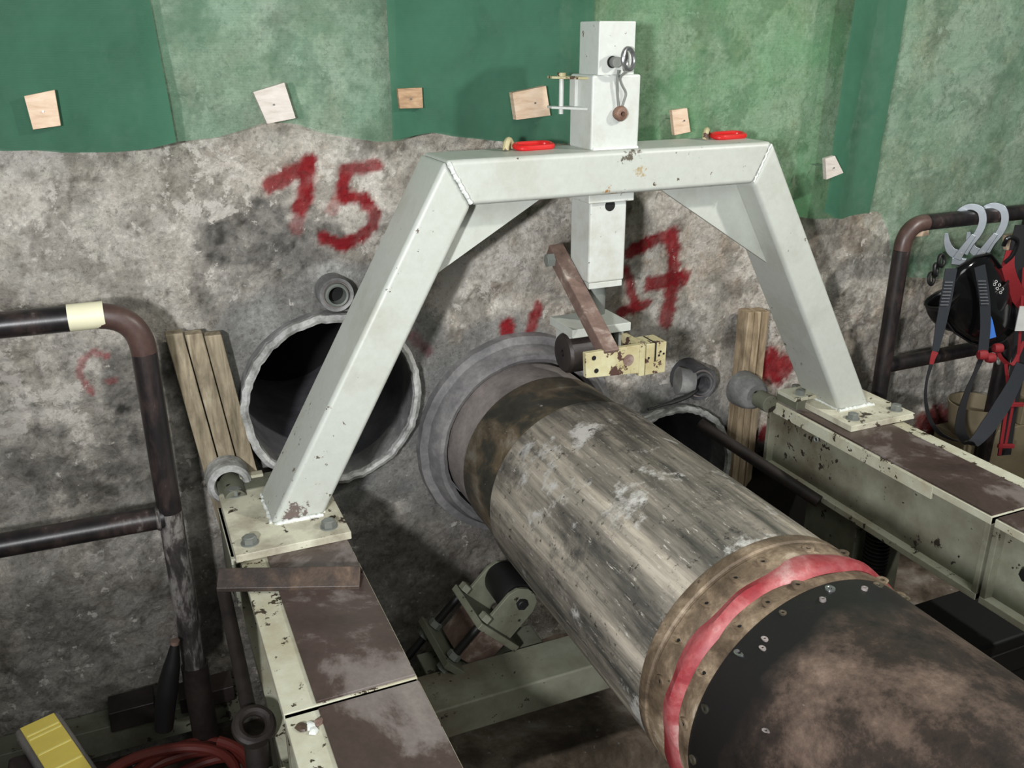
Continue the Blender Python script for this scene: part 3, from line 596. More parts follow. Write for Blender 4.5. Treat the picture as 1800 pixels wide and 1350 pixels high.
# rusty angle iron lying across the left rail
t = thing('angle_iron', (0.22, -0.6, 0.62), 'rusty angle iron lying across the left rail in front of the frame foot', 'steel bar')
def ang_iron():
    b = MB(); A = Vector((0.083, -0.578, 0.662)); B = Vector((0.372, -0.690, 0.658)); d = (B-A).normalized(); n = Vector((-d.y, d.x, 0)).normalized()*-1
    n = Vector((d.y, -d.x, 0)).normalized()      # towards the camera
    prof = [(0, 0), (0.042, -0.038), (0.042, -0.047), (0.036, -0.047), (-0.002, -0.010), (-0.030, -0.030), (-0.030, -0.038)]
    prof = [(0.0, 0.0), (0.034, -0.030), (0.034, -0.040), (0.026, -0.040), (-0.002, -0.010), (-0.030, -0.038), (-0.036, -0.034)]
    P0 = [A+n*a+Vector((0, 0, c_)) for a, c_ in prof]; b.prism(P0, (0, 0, 0), B-A); return b
ang_iron().build('angle', 'rustbar', t, 0.0015)

# ------------------------------------------------------------------ the gantry frame
gx = 1.163; Y0, Y1 = -0.40, -0.22
G = thing('gantry_frame', (gx, -0.31, 0.62), 'pale grey-green welded gantry frame straddling the big pipe', 'gantry')
MB().prism([(gx-0.462, Y0, 1.484), (gx+0.466, Y0, 1.484), (gx+0.412, Y0, 1.376), (gx-0.400, Y0, 1.376)], (0, 0, 0), (0, Y1-Y0, 0)).build('top_beam', 'frame', G, 0.013, seg=4)
legL = [(gx-0.462, 1.484), (gx-0.400, 1.376), (gx-0.808, 0.640), (gx-0.938, 0.640)]
legR = [(gx+0.466, 1.484), (gx+0.412, 1.376), (gx+0.828, 0.640), (gx+0.952, 0.640)]
for L in (legL, legR):
    MB().prism([(x, Y0, z) for x, z in L], (0, 0, 0), (0, Y1-Y0, 0)).build('leg', 'frame', G, 0.013, seg=4)
def bead(a, b_, r=0.0055, n=26, rough=0.0015):
    a, b_ = Vector(a), Vector(b_)
    pts = [a.lerp(b_, i/n)+Vector([random.uniform(-rough, rough) for _ in range(3)]) for i in range(n+1)]
    return MB().sweep(pts, [r*random.uniform(0.75, 1.2) for _ in pts], 8).build('weld_bead', 'weld', G)
bead((gx-0.456, Y0-0.001, 1.478), (gx-0.403, Y0-0.001, 1.382)); bead((gx+0.460, Y0+0.001, 1.478), (gx+0.414, Y0+0.001, 1.382), 0.003)
for L in (legL, legR):
    bead((L[3][0]+0.01, Y0-0.001, 0.643), (L[2][0]-0.004, Y0-0.001, 0.643), 0.006)
    bead((L[2][0], Y0+0.01, 0.643), (L[2][0], Y1-0.01, 0.643), 0.005); bead((L[3][0]+0.002, Y0+0.01, 0.643), (L[3][0]+0.002, Y1-0.01, 0.643), 0.005)
# gussets
def gp(u, v, y=-0.31): p = aty(u, v, y); return p[0], p[2]
gl1, gl2 = gp(962, 352), gp(766, 500); gr1, gr2 = gp(1148, 341), gp(1340, 462)
sl = (0.808-0.400)/(1.376-0.640)
def legx(z, side): return gx-0.400-(1.376-z)*sl if side < 0 else gx+0.412+(1.376-z)*((0.828-0.412)/0.736)
for side, g1, g2 in ((-1, gl1, gl2), (1, gr1, gr2)):
    poly = [(g1[0], 1.377), (legx(1.377, side), 1.377), (legx(g2[1], side), g2[1])]
    MB().prism([(x, -0.316, z) for x, z in poly], (0, 0, 0), (0, 0.012, 0)).build('gusset', 'frame', G, 0.001)
# base plates with bolts
for x0, x1, bx in ((0.126, 0.396, (0.165, 0.352)), (1.940, 2.196, (1.985, 2.160))):
    o = MB().box((x0, -0.507, 0.621), (x1, -0.185, 0.641)).build('base_plate', 'plate', G, 0.002)
    for x in bx:
        for y in (-0.462, -0.20):
            c_ = Vector((x, y, 0.641)); bb = MB(); bb.cyl(c_, c_+Vector((0, 0, 0.003)), 0.021, n=24); bb.hexa(c_+Vector((0, 0, 0.003)), (0, 0, 1), 0.0175, 0.014); bb.build('bolt', 'boltgrey', o)
# post: sleeve above the beam, telescoping inner post, lower post
MB().box((1.095, -0.365, 1.482), (1.231, -0.245, 1.661)).build('post_sleeve', 'post', G, 0.006, seg=3)
bead((1.100, -0.366, 1.485), (1.226, -0.366, 1.485), 0.004)
MB().lathe((1.165, -0.305, 1.62), (0, 0, 1), [(0, 0.0)]*0+[(0, 0.072), (0.163, 0.072), (0.163, 0.062), (0, 0.062)], 4, a0=PI/4, a1=PI/4+2*PI).build('inner_post', 'post', G, 0.006, seg=3)
o = MB().cyl((1.152, -0.3585, 1.690), (1.152, -0.355, 1.690), 0.014, n=24).build('pin_hole', 'black', G)
MB().box((1.090, -0.372, 1.352), (1.222, -0.243, 1.377)).build('post_collar', 'post', G, 0.003)
MB().box((1.101, -0.360, 1.140), (1.209, -0.250, 1.354)).build('lower_post', 'post', G, 0.007, seg=3)
MB().box((1.105, -0.357, 1.124), (1.205, -0.253, 1.1405)).build('post_lip', 'post', G, 0.002)
MB().cyl((1.158, -0.3608, 1.342), (1.158, -0.357, 1.342), 0.0145, n=24).build('pin_hole', 'black', G)
MB().cyl((1.152, -0.302, 1.04), (1.152, -0.302, 1.15), 0.030, n=28).build('press_rod', 'boltgrey', G)
# hasp on the left of the sleeve
for z, mt in ((1.650, 'yellowpaint'), (1.578, 'post')):
    MB().prism([(1.097, -0.345, z), (1.097, -0.245, z), (1.040, -0.225, z), (1.036, -0.26, z)], (0, 0, 0), (0, 0, 0.006)).build('hasp_ear', mt, G, 0.001)
o = MB().cyl((1.062, -0.262, 1.565), (1.062, -0.262, 1.660), 0.006, n=16).build('hasp_pin', 'post', G); MB().cyl((1.062, -0.262, 1.656), (1.062, -0.262, 1.664), 0.011, n=16).build('pin_head', 'yellowpaint', o)
MB().box((1.086, -0.29, 1.584), (1.095, -0.26, 1.650)).build('hasp_spacer', 'post', G, 0.001)
# press foot with roller
F = MB().prism([(1.05, -0.375, 1.000), (1.228, -0.375, 1.000), (1.228, -0.235, 1.000), (1.05, -0.235, 1.000)], (0, 0, 0), (0, 0, 0.024)).build('press_foot', 'frame', G, 0.002)
MB().box((1.198, -0.362, 0.925), (1.214, -0.25, 1.000)).build('cheek', 'frame', F, 0.002); MB().box((1.062, -0.335, 0.94), (1.072, -0.25, 1.000)).build('cheek', 'frame', F, 0.002)
MB().lathe((1.055, -0.308, 0.938), (1, 0, 0), [(0, 0.01), (0, 0.050), (0.008, 0.056), (0.135, 0.056), (0.142, 0.050), (0.142, 0.01)], 40).build('foot_roller', 'darkfoot', F)
# pad eyes and red links
for sx, lb in ((0.925, 'red steel link in the pad eye at the left end of the beam'), (1.515, 'red steel link in the pad eye right of the post')):
    o = MB().torus((sx-0.012, -0.27, 1.486), (0.75, -0.66, 0), 0.0215, 0.0085, 28, 10, 0, PI).build('pad_eye', 'yellowpaint', G)
    t = thing('lifting_link', (sx+0.045, -0.285, 1.484), lb, 'link', 'red links on the gantry beam')
    del t['group']
    pts = []; c_ = Vector((sx+0.052, -0.282, 1.4925)); d = Vector((0.98, 0.10, 0.0)).normalized(); e = Vector((-d.y, d.x, 0.12)).normalized()
    for i in range(40):
        a = 2*PI*i/40; q = (math.cos(a), math.sin(a)); h = 0.030 if q[0] > 0 else -0.030
        pts.append(c_+d*(h+q[0]*0.021)+e*q[1]*0.021)
    MB().sweep(pts, 0.0075, 10, True).build('link', 'red', t)
# locking pin hanging on the post
t = thing('locking_pin', (1.17, -0.38, 1.55), 'steel eye ring with wire and rusty cap on the post front', 'locking pin')
MB().torus((1.176, -0.392, 1.697), (0.45, -0.85, 0.1), 0.0245, 0.0055, 36, 10).build('eye_ring', 'steel', t)
MB().torus((1.170, -0.388, 1.694), (0.75, -0.6, 0.0), 0.0225, 0.004, 36, 10).build('eye_ring', 'steel', t)
MB().cyl((1.155, -0.375, 1.690), (1.155, -0.352, 1.690), 0.0125, n=20).build('pin_stem', 'boltgrey', t)
MB().sweep(catmull([(1.158, -0.378, 1.672), (1.157, -0.374, 1.64), (1.163, -0.372, 1.60), (1.166, -0.374, 1.575)], 6), 0.0028, 8).build('wire', 'boltgrey', t)
MB().sweep(catmull([(1.180, -0.385, 1.672), (1.166, -0.374, 1.655), (1.172, -0.372, 1.638), (1.184, -0.372, 1.618), (1.179, -0.372, 1.598), (1.170, -0.373, 1.575)], 6), 0.0028, 8).build('wire', 'boltgrey', t)
b = MB(); b.lathe((1.170, -0.3655, 1.570), (0, -1, 0), [(0, 0.004), (0, 0.017), (0.010, 0.019), (0.018, 0.015), (0.022, 0.006)], 24, jag=0.06); b.build('rusty_cap', 'rustcap', t)

# swing arm with gauge bracket
t = thing('gauge_arm', (1.085, -0.40, 0.93), 'brown square bar arm hanging from the lower post with a yellow-cream bracket', 'arm')
A, B = Vector((1.077, -0.205, 1.205)), Vector((1.077, -0.530, 1.000)); d = (B-A).normalized(); n = Vector((0, -d.z, d.y)).normalized()
MB().obox((A+B)/2, (d, (1, 0, 0), n), ((B-A).length/2, 0.0215, 0.019)).build('bar', 'brownbar', t, 0.003)
pv = A+d*0.040
o = MB().cyl(pv-Vector((0.022, 0, 0)), pv+Vector((0.028, 0, 0)), 0.012, n=20).build('pivot_bolt', 'boltgrey', t)
MB().hexa(pv-Vector((0.020, 0, 0)), (-1, 0, 0), 0.019, 0.020).build('bolt_head', 'boltgrey', o)
YB = -0.535
o = MB().prism([(1.004, YB, 1.016), (1.168, YB, 1.018), (1.172, YB, 0.940), (1.008, YB, 0.950)], (0, 0, 0), (0, 0.016, 0)).build('bracket_plate', 'yellowpaint', t, 0.0015)
for x, z in ((1.028, 1.001), (1.036, 0.966)): MB().cyl((x, YB-0.001, z), (x, YB+0.003, z), 0.0062, n=18).build('bolt_hole', 'black', o)
MB().cyl((1.128, YB-0.0012, 0.981), (1.128, YB+0.003, 0.981), 0.0155, n=24).build('rust_patch', 'brownbar', o)
o = MB().box((1.160, YB-0.002, 0.932), (1.176, -0.44, 1.020)).build('bracket_arm', 'yellowpaint', t, 0.0015)
b = MB(); b.box((1.176, -0.520, 0.925), (1.250, -0.455, 1.010)); o = b.build('clamp_block', 'yellowpaint', t, 0.002)
MB().box((1.2145, -0.5215, 0.96), (1.2185, -0.46, 1.0108)).build('slit', 'black', o)
for x, z in ((1.232, 0.985), (1.242, 0.978), (1.228, 0.975), (1.197, 0.972)): MB().cyl((x, -0.5212, z), (x, -0.515, z), 0.003, n=12).build('screw_hole', 'black', o)

# ------------------------------------------------------------------ handrails
YR = -0.22
def elbow(p0, corner, p1, r, n=12):
    """polyline p0 -> rounded corner -> p1"""
    p0, c_, p1 = Vector(p0), Vector(corner), Vector(p1); a = (p0-c_).normalized(); b_ = (p1-c_).normalized()
    s, e = c_+a*r, c_+b_*r; return [s*(1-t)**2+c_*2*t*(1-t)+e*t*t for t in [i/n for i in range(n+1)]], s, e
t = thing('handrail', (0.0, YR, 0.1), 'black tube guard rail at the left with cream tape band on top', 'handrail')
R_ = 0.0295
el, s, e = elbow((-1.0, YR, 1.172), (0.003, YR, 1.160), (0.003, YR, 0.16), 0.10)
MB().sweep([(-1.6, YR, 1.18)]+[s], R_, 24).build('top_tube', 'blacksteel', t)
MB().sweep(el, R_, 24).build('elbow', 'brownsteel', t)
MB().cyl(e, (0.0035, YR, 0.60), R_*0.99, n=24).build('post', 'blacksteel', t)
MB().cyl((0.0035, YR, 0.64), (0.004, YR, 0.155), R_*0.995, n=24).build('lower_post', 'scuffed', t)
MB().cyl((0.004, YR, 0.17), (0.006, YR, -0.24), R_*1.18, n=24).build('foot_socket', 'darkfoot', t)
MB().cyl((-1.6, YR, 0.650), (-0.012, YR, 0.627), R_, n=24).build('middle_tube', 'blacksteel', t)
MB().torus((-0.026, YR, 0.627), (1, 0, 0), R_*0.93, 0.006, 28, 8).build('weld_ring', 'scuffed', t)
xa, xb = aty(118, 548, YR)[0], aty(182, 545, YR)[0]
MB().lathe((0, YR, 1.1615+0.0), (1, -0.0, -0.012), [(xa, R_+0.0006), (xa, R_+0.0016), (xb, R_+0.0016), (xb, R_+0.0006)], 32).build('tape_band', 'tape', t)
t = thing('handrail', (2.34, YR, 0.1), 'black tube guard rail at the right where the harness hangs', 'handrail')
el, s, e = elbow((4.5, YR, 1.172), (2.342, YR, 1.172), (2.336, YR, 0.1), 0.085)
MB().sweep([s, (4.6, YR, 1.172)], R_*0.9, 24).build('top_tube', 'blacksteel', t)
MB().sweep(el, R_*0.92, 24).build('elbow', 'brownsteel', t)
MB().cyl(e, (2.334, YR, -0.24), R_*0.92, n=24).build('post', 'blacksteel', t)
MB().cyl((2.35, YR, 0.682), (4.6, YR, 0.700), R_*0.88, n=24).build('middle_tube', 'blacksteel', t)
for x in (2.93, 4.2): MB().cyl((x, YR, 1.150), (x, YR, -0.24), R_*0.92, n=24).build('post', 'blacksteel', t)

# ------------------------------------------------------------------ green nets
def netmat(name, dens_lo, dens_hi, colr, sc=5.0):
    k = NT(name); tr = k.n.new('ShaderNodeBsdfTransparent'); tr.inputs[0].default_value = (0.93, 1.0, 0.95, 1)
    df = k.n.new('ShaderNodeBsdfDiffuse'); tl = k.n.new('ShaderNodeBsdfTranslucent'); mx = k.n.new('ShaderNodeMixShader'); mx.inputs[0].default_value = 0.25
    n = k.noise(sc, 6, 0.6, None, 0.4); c = k.mix(0.35, colr, k.ramp(n, [(0.3, (0.55, 0.6, 0.6, 1)), (0.7, (1.15, 1.1, 1.1, 1))]), 'MULTIPLY')
    k.link(c, df.inputs[0]); k.link(c, tl.inputs[0]); k.link(df.outputs[0], mx.inputs[1]); k.link(tl.outputs[0], mx.inputs[2])
    wv = k.n.new('ShaderNodeTexWave'); wv.inputs['Scale'].default_value = 90; wv.bands_direction = 'Z'; k.link(k.tc.outputs['Object'], wv.inputs[0])
    mr = k.n.new('ShaderNodeMapRange'); k.link(n, mr.inputs[0]); mr.inputs[1].default_value = 0.3; mr.inputs[2].default_value = 0.7; mr.inputs[3].default_value = dens_lo; mr.inputs[4].default_value = dens_hi
    ml = k.n.new('ShaderNodeMath'); ml.operation = 'MULTIPLY_ADD'; k.link(wv.outputs['Fac'], ml.inputs[0]); ml.inputs[1].default_value = 0.10; k.link(mr.outputs[0], ml.inputs[2]); ml.use_clamp = True
    m2 = k.n.new('ShaderNodeMixShader'); k.link(ml.outputs[0], m2.inputs[0]); k.link(tr.outputs[0], m2.inputs[1]); k.link(mx.outputs[0], m2.inputs[2]); k.link(m2.outputs[0], k.out.inputs[0])
    return k.m
M['netdark'] = netmat('dense_green_net', 0.72, 0.90, srgb(70, 114, 92)); M['netpale'] = netmat('thin_green_net', 0.20, 0.48, srgb(118, 162, 134)); M['netmid'] = netmat('bright_thin_net', 0.24, 0.52, srgb(104, 162, 116))
def net(name, hem, ztop, y, fold, mat, label, seed, lean=0.0, xl=None, xr=None):
    """hem: bottom edge as photograph pixels on the plane of the net; side edges follow lean"""
    pts = sorted([(aty(u, v, y)[0], aty(u, v, y)[2]) for u, v in hem]); x0, x1 = pts[0][0], pts[-1][0]
    nx_, nz_ = max(12, int((x1-x0)/0.012)), 90; hx = [p[0] for p in pts]; hz = [p[1] for p in pts]
    s = np.linspace(0, 1, nx_); q = np.linspace(0, 1, nz_)**1.15; Sg, Qg = np.meshgrid(s, q)
    xb = x0+Sg*(x1-x0); zb = np.interp(xb, hx, hz); zz = zb+(ztop-zb)*Qg
    xx = xb+lean*(zz-zb)*(1-Sg)+(xr or 0)*(zz-zb)*Sg
    f = fold*(np.sin(xx*17+seed+1.3*fbm(xx+seed, zz*0.4, 2, 2)*3)*0.5+0.5*np.sin(xx*41+seed*2+2*fbm(xx, zz*0.3+seed, 2.5, 2)))+0.010*fbm(xx+seed, zz, 5, 3)
    f = f*(0.45+0.55*Qg)-0.006*np.sin(PI*np.clip(Qg*8, 0, 1))
    yy = np.clip(y+f, -0.3, -0.036)
    v = np.stack([xx.ravel(), yy.ravel(), zz.ravel()], 1); ii = np.arange(xx.size).reshape(xx.shape)
    qd = np.stack([ii[:-1, :-1], ii[:-1, 1:], ii[1:, 1:], ii[1:, :-1]], -1).reshape(-1, 4); org = Vector(((x0+x1)/2, y, min(hz)))
    m = bpy.data.meshes.new(name); m.from_pydata((v-np.array(org)).tolist(), [], qd.tolist()); m.shade_smooth(); m.materials.append(M[mat])
    o = bpy.data.objects.new(name, m); o.location = org; COL.objects.link(o); return tagp(o, label, 'netting')
net('debris_net', [(-260, 250), (-60, 258), (0, 265), (60, 264), (110, 268), (200, 268), (260, 262), (310, 250)], 2.9, -0.072, 0.012, 'netdark', 'dark green net panel at the far left, above the taped tube', 1.0, xr=-0.05)
net('debris_net', [(270, 250), (310, 249), (380, 242), (435, 226), (470, 214), (520, 218), (560, 232), (600, 240), (660, 249), (700, 248), (725, 240)], 2.9, -0.052, 0.012, 'netpale', 'thin pale green net between the two left dark panels, above the number 15', 2.2)
net('debris_net', [(690, 246), (730, 238), (760, 233), (800, 240), (870, 248), (940, 252), (1010, 252), (1040, 250)], 2.9, -0.076, 0.014, 'netdark', 'dark green net panel left of the post top', 3.7)
net('debris_net', [(1000, 252), (1060, 262), (1120, 285), (1200, 310), (1300, 350), (1380, 378), (1440, 386), (1480, 382)], 2.9, -0.052, 0.018, 'netmid', 'thin bright green net right of the post top, behind the beam end', 4.1)
net('debris_net', [(1447, 372), (1462, 382), (1480, 386), (1500, 380), (1528, 374)], 2.9, -0.100, 0.030, 'netdark', 'narrow dark folded strip of net between the thin right panels', 5.5, lean=0.03, xr=0.06)
net('debris_net', [(1515, 374), (1545, 372), (1560, 405), (1566, 470), (1600, 488), (1660, 490), (1720, 478), (1800, 455), (1900, 440), (2100, 430)], 2.9, -0.050, 0.014, 'netpale', 'thin pale green net at the far right behind the hanging harness', 6.3)

# wooden tiles nailed through the net
def tile(quad, label, mat, nail, y=-0.10, th=0.016, lift=0):
    P3 = [aty(u, v, y) for u, v in quad]; b = MB(); b.prism([tuple(p) for p in P3], (0, 0, 0), (0, th, 0)); c_ = sum((Vector(p) for p in P3), Vector())/4
    t = thing('wood_tile', (c_.x, y, min(p[2] for p in P3)), label, 'wood tile', 'wood tiles nailed through the net'); del t['group']
    b.build('tile', mat, t, 0.001)
    p = Vector(aty(nail[0], nail[1], y)); MB().cyl(p+Vector((0, -0.004, 0)), p+Vector((0, th+0.09, 0)), 0.0022, n=10).build('nail', 'steel', t); return t
tile([(42, 169), (96, 158), (107, 221), (58, 228)], 'peach wooden tile on the dark net at the far left', 'chip', (76, 196))
tile([(445, 162), (500, 145), (520, 208), (470, 218)], 'greyish square wooden tile at the hem of the pale net above the number 15', 'chipgrey', (481, 184), -0.085)
tile([(699, 156), (742, 154), (744, 190), (703, 191)], 'small stained wooden tile at the edge of the dark middle net', 'chipbrown', (722, 174))
tile([(901, 163), (960, 151), (968, 203), (908, 211)], 'peach wooden tile on the dark middle net left of the post', 'chip', (940, 181), -0.112, 0.024)
tile([(1181, 194), (1208, 190), (1214, 232), (1186, 238)], 'peach wooden tile behind the right red link', 'chip', (1202, 212), -0.095)
tile([(1451, 279), (1468, 274), (1483, 304), (1453, 316)], 'pale pentagonal wooden tile on the folded dark net strip', 'chipgrey', (1465, 295), -0.15)
tile([(1602, 398), (1633, 396), (1633, 414), (1597, 418)], 'wooden tile under the elbow of the right handrail', 'chip', (1625, 404), -0.085)
tile([(1768, 414), (1800, 409), (1812, 436), (1770, 440)], 'wooden tile behind the right end of the handrail harness', 'chip', (1792, 424), -0.085)

# ------------------------------------------------------------------ harness, hooks and helmet on the right handrail
vr = Vector((RT[0], RT[1], 0)).normalized()
def hp(u, v, y=-0.26): return Vector(aty(u, v, y))
hd = Vector((0.62, -0.78, 0)).normalized()                     # the hooks hang in the plane of z and hd
def hook(u, v, label, sc=1.0, flip=False):
    c_ = hp(u, v, -0.222); t = thing('scaffold_hook', c_-Vector((0, 0, 0.17)), label, 'hook')
    nrm = Vector((hd.y, -hd.x, 0)); kx = -1 if flip else 1
    def q(a, z): return c_+hd*a*kx*sc+Vector((0, 0, z*sc))
    outer = catmull([q(-0.040, -0.012), q(-0.030, 0.022), q(0.000, 0.040), q(0.032, 0.030), q(0.045, -0.005), q(0.038, -0.045), q(0.018, -0.085), q(0.006, -0.120)], 5)
    W = [0.012+0.012*min(1, i/14) for i in range(len(outer))]
    MB().ribbon(outer, W, 0.007, [nrm.cross((outer[min(i+1, len(outer)-1)]-outer[max(i-1, 0)]).normalized()) for i in range(len(outer))]).build('hook', 'zinc', t, 0.001)
    jaw = catmull([q(-0.058, -0.055), q(-0.052, -0.085), q(-0.035, -0.115), q(-0.006, -0.128)], 5)
    MB().ribbon(jaw, [0.012+0.024*i/(len(jaw)-1) for i in range(len(jaw))], 0.007, [nrm.cross((jaw[min(i+1, len(jaw)-1)]-jaw[max(i-1, 0)]).normalized()) for i in range(len(jaw))]).build('jaw', 'zinc', t, 0.001)
    gate = [q(0.026, -0.052), q(0.010, -0.085), q(-0.006, -0.120), q(-0.012, -0.140)]
    MB().ribbon([g-nrm*0.007*(1 if nrm.dot(Vector((0, 1, 0))) > 0 else -1) for g in gate], [0.016, 0.020, 0.024, 0.028], 0.006, hd).build('gate_lever', 'zinc', t, 0.0015)
    MB().obox(q(-0.006, -0.148), (hd, (0, 0, 1), nrm), (0.024*sc, 0.014*sc, 0.006)).build('swivel_eye', 'zinc', t, 0.004)
    MB().cyl(q(-0.002, -0.122)-nrm*0.012, q(-0.002, -0.122)+nrm*0.012, 0.007, n=16).build('rivet', 'steel', t); return t
hook(1702, 384, 'zinc scaffold hook over the right handrail, nearer the elbow'); hook(1741, 382, 'second zinc scaffold hook over the right handrail, right of the first')
# lanyards
def strap(parent, name, pxs, widths, mat, y=-0.27, ys=None, wd=None, th=0.003, k_=6):
    pts = catmull([hp(u, v, (ys[i] if ys else y)) for i, (u, v) in enumerate(pxs)], k_); n = len(pts)
    W = np.interp(np.linspace(0, 1, n), np.linspace(0, 1, len(widths)), widths)
    D = vr if wd is None else wd
    return MB().ribbon(pts, list(W), th, D).build(name, mat, parent)
t = thing('lanyard', hp(1665, 600), 'dark webbing lanyard with red tips looping down from the two hooks', 'lanyard')
strap(t, 'webbing', [(1672, 472), (1664, 520), (1654, 570), (1644, 618)], [0.038, 0.038, 0.034, 0.022], 'web', -0.362)
strap(t, 'red_tip', [(1644, 618), (1640, 628), (1637, 640)], [0.022, 0.018, 0.014], 'redweb', -0.364)
strap(t, 'webbing', [(1637, 640), (1629, 670), (1627, 702), (1634, 735), (1650, 760), (1672, 772), (1684, 775)], [0.012, 0.008, 0.010, 0.014, 0.014, 0.010, 0.008], 'webdark', -0.364)
strap(t, 'webbing', [(1722, 468), (1730, 520), (1732, 570), (1728, 618)], [0.034, 0.034, 0.034, 0.034], 'web', -0.368)
o = strap(t, 'red_tip', [(1727, 616), (1726, 624), (1724, 632)], [0.03, 0.028, 0.022], 'redweb', -0.370)
strap(t, 'webbing', [(1724, 632), (1712, 660), (1700, 690), (1690, 725), (1688, 755), (1697, 775)], [0.018, 0.012, 0.020, 0.028, 0.036, 0.030], 'webdark', -0.368)
strap(t, 'webbing', [(1697, 777), (1712, 778), (1735, 752), (1762, 712), (1784, 672), (1798, 640)], [0.030, 0.036, 0.055, 0.060, 0.050, 0.050], 'web', -0.368)
for x0, y0, x1, y1, n_ in ((1668, 496, 1660, 536, 8), (1726, 494, 1731, 534, 8)):
    b = MB()
    for i in range(n_):
        f = i/(n_-1); c_ = hp(x0+(x1-x0)*f, y0+(y1-y0)*f, -0.365 if x0 < 1700 else -0.371); b.obox(c_, (vr, (0, 0, 1), (vr.y, -vr.x, 0)), (0.013, 0.0016, 0.0012))
    tagp(b.build('stitching', 'stitch', t), kind='stuff')
t2 = thing('chain_link', hp(1640, 480), 'black chain links hanging left of the helmet from the hooks', 'chain')
for (u, v), a in (((1655, 458), 0.3), ((1645, 474), 1.2), ((1637, 490), 0.4)):
    MB().torus(hp(u, v, -0.24), (math.sin(a)*0.5, -1, 0.2), 0.015, 0.006, 20, 8, sy=1.3).build('link', 'rubber', t2)
# helmet with visor
def helmet():
    t = thing('visor_helmet', hp(1700, 600, -0.24), 'black safety helmet with glossy black visor hanging upside down on the handrail', 'helmet')
    c_ = hp(1700, 522, -0.235); a = vr; b_ = Vector((0, 0, 1)); n = Vector((-vr.y, vr.x, 0)); s = MB(); P_ = []; nu, nv = 28, 12
    up = (b_*0.9-a*0.35).normalized(); sd = up.cross(n).normalized()
    for j in range(nv+1):
        ph = -PI/2+(PI/2+0.15)*j/nv
        for i in range(nu):
            th = 2*PI*i/nu; P_.append(c_+sd*math.cos(ph)*math.cos(th)*0.140+n*math.cos(ph)*math.sin(th)*0.090+up*math.sin(ph)*0.125)
    s.face(P_, [(j*nu+i, j*nu+(i+1) % nu, (j+1)*nu+(i+1) % nu, (j+1)*nu+i) for j in range(nv) for i in range(nu)])
    o = s.build('shell', 'helmet', t); m = o.modifiers.new('solid', 'SOLIDIFY'); m.thickness = 0.006
    rim = [P_[nv*nu+i] for i in range(nu)]; MB().sweep(rim, 0.005, 8, True).build('rim', 'rubber', t)
    # the visor: a curved black sheet in front
    out = [(1683, 470), (1712, 452), (1742, 446), (1766, 476), (1783, 510), (1791, 546), (1784, 580), (1765, 600), (1738, 611), (1706, 603), (1678, 585), (1660, 560), (1652, 530), (1662, 500)]
    cc = (1722, 530); v = MB(); P2 = [hp(cc[0], cc[1], -0.345)]; R2 = 5
    for rr in range(1, R2+1):
        f = rr/R2
        for u_, w_ in out: P2.append(hp(cc[0]+(u_-cc[0])*f, cc[1]+(w_-cc[1])*f, -0.345+0.06*f*f*(0.3+0.7*abs(u_-cc[0])/70)))
    m_ = len(out); Fc = [(0, 1+i, 1+(i+1) % m_) for i in range(m_)]
    for rr in range(1, R2): Fc += [(1+(rr-1)*m_+i, 1+rr*m_+i, 1+rr*m_+(i+1) % m_, 1+(rr-1)*m_+(i+1) % m_) for i in range(m_)]
    v.face(P2, Fc); o = v.build('visor', 'visor', t, angle=80); m = o.modifiers.new('solid', 'SOLIDIFY'); m.thickness = 0.003
    MB().sweep([P2[1+(R2-1)*m_+i] for i in range(m_)], 0.0028, 8, True).build('visor_edge', 'rubber', o)
    g = MB()
    for i, (u_, w_) in enumerate(((1751, 495), (1757, 501), (1762, 508), (1748, 500), (1753, 507), (1759, 514))):
        g.torus(hp(u_, w_, -0.332), (-vr.y*-1, -vr.x*1-0.0, 0.2), 0.0042, 0.0011, 12, 6)
    g.build('printed_mark', 'paper', o)
    return t
helmet()
t = thing('plastic_tag', hp(1741, 592, -0.30), 'blue plastic tag hanging in front of the black visor', 'tag')
MB().ribbon([hp(1737, 548, -0.352), hp(1740, 565, -0.356), hp(1744, 594, -0.362)], [0.006, 0.018, 0.026], 0.003, vr).build('tag', 'bluetag', t)
# red and black harness at the far right
t = thing('safety_harness', hp(1780, 780, -0.28), 'red and black body harness hanging at the right end of the handrail', 'harness')
strap(t, 'webbing', [(1800, 395), (1792, 440), (1786, 500), (1796, 560), (1790, 640), (1776, 720), (1765, 800)], [0.06, 0.07, 0.06, 0.05, 0.055, 0.05, 0.05], 'webdark', -0.30, k_=8)
strap(t, 'webbing', [(1776, 440), (1772, 480), (1790, 520), (1806, 540)], [0.03, 0.05, 0.05, 0.05], 'redweb', -0.312)
strap(t, 'red_edge', [(1800, 470), (1796, 540), (1790, 620), (1782, 700), (1768, 780)], [0.010]*5, 'redweb', -0.318)
strap(t, 'red_edge', [(1752, 614), (1762, 632), (1780, 640), (1800, 600)], [0.014]*4, 'redweb', -0.318)
strap(t, 'red_edge', [(1768, 640), (1772, 690), (1766, 740), (1757, 800)], [0.012]*4, 'redweb', -0.318)
for u, v in ((1784, 711), (1768, 784)): MB().obox(hp(u, v, -0.322), (vr, (0, 0, 1), (vr.y, -vr.x, 0)), (0.030, 0.008, 0.006)).build('red_keeper', 'redweb', t, 0.002)
MB().sweep(catmull([hp(1764, 432, -0.31), hp(1772, 418, -0.32), hp(1788, 424, -0.325), hp(1780, 448, -0.32), hp(1766, 462, -0.31)], 5), 0.007, 8).build('hood_ring', 'helmet', t)
MB().obox(hp(1797, 560, -0.325), (vr, (0, 0, 1), (vr.y, -vr.x, 0)), (0.018, 0.045, 0.002)).build('care_label', 'paper', t)
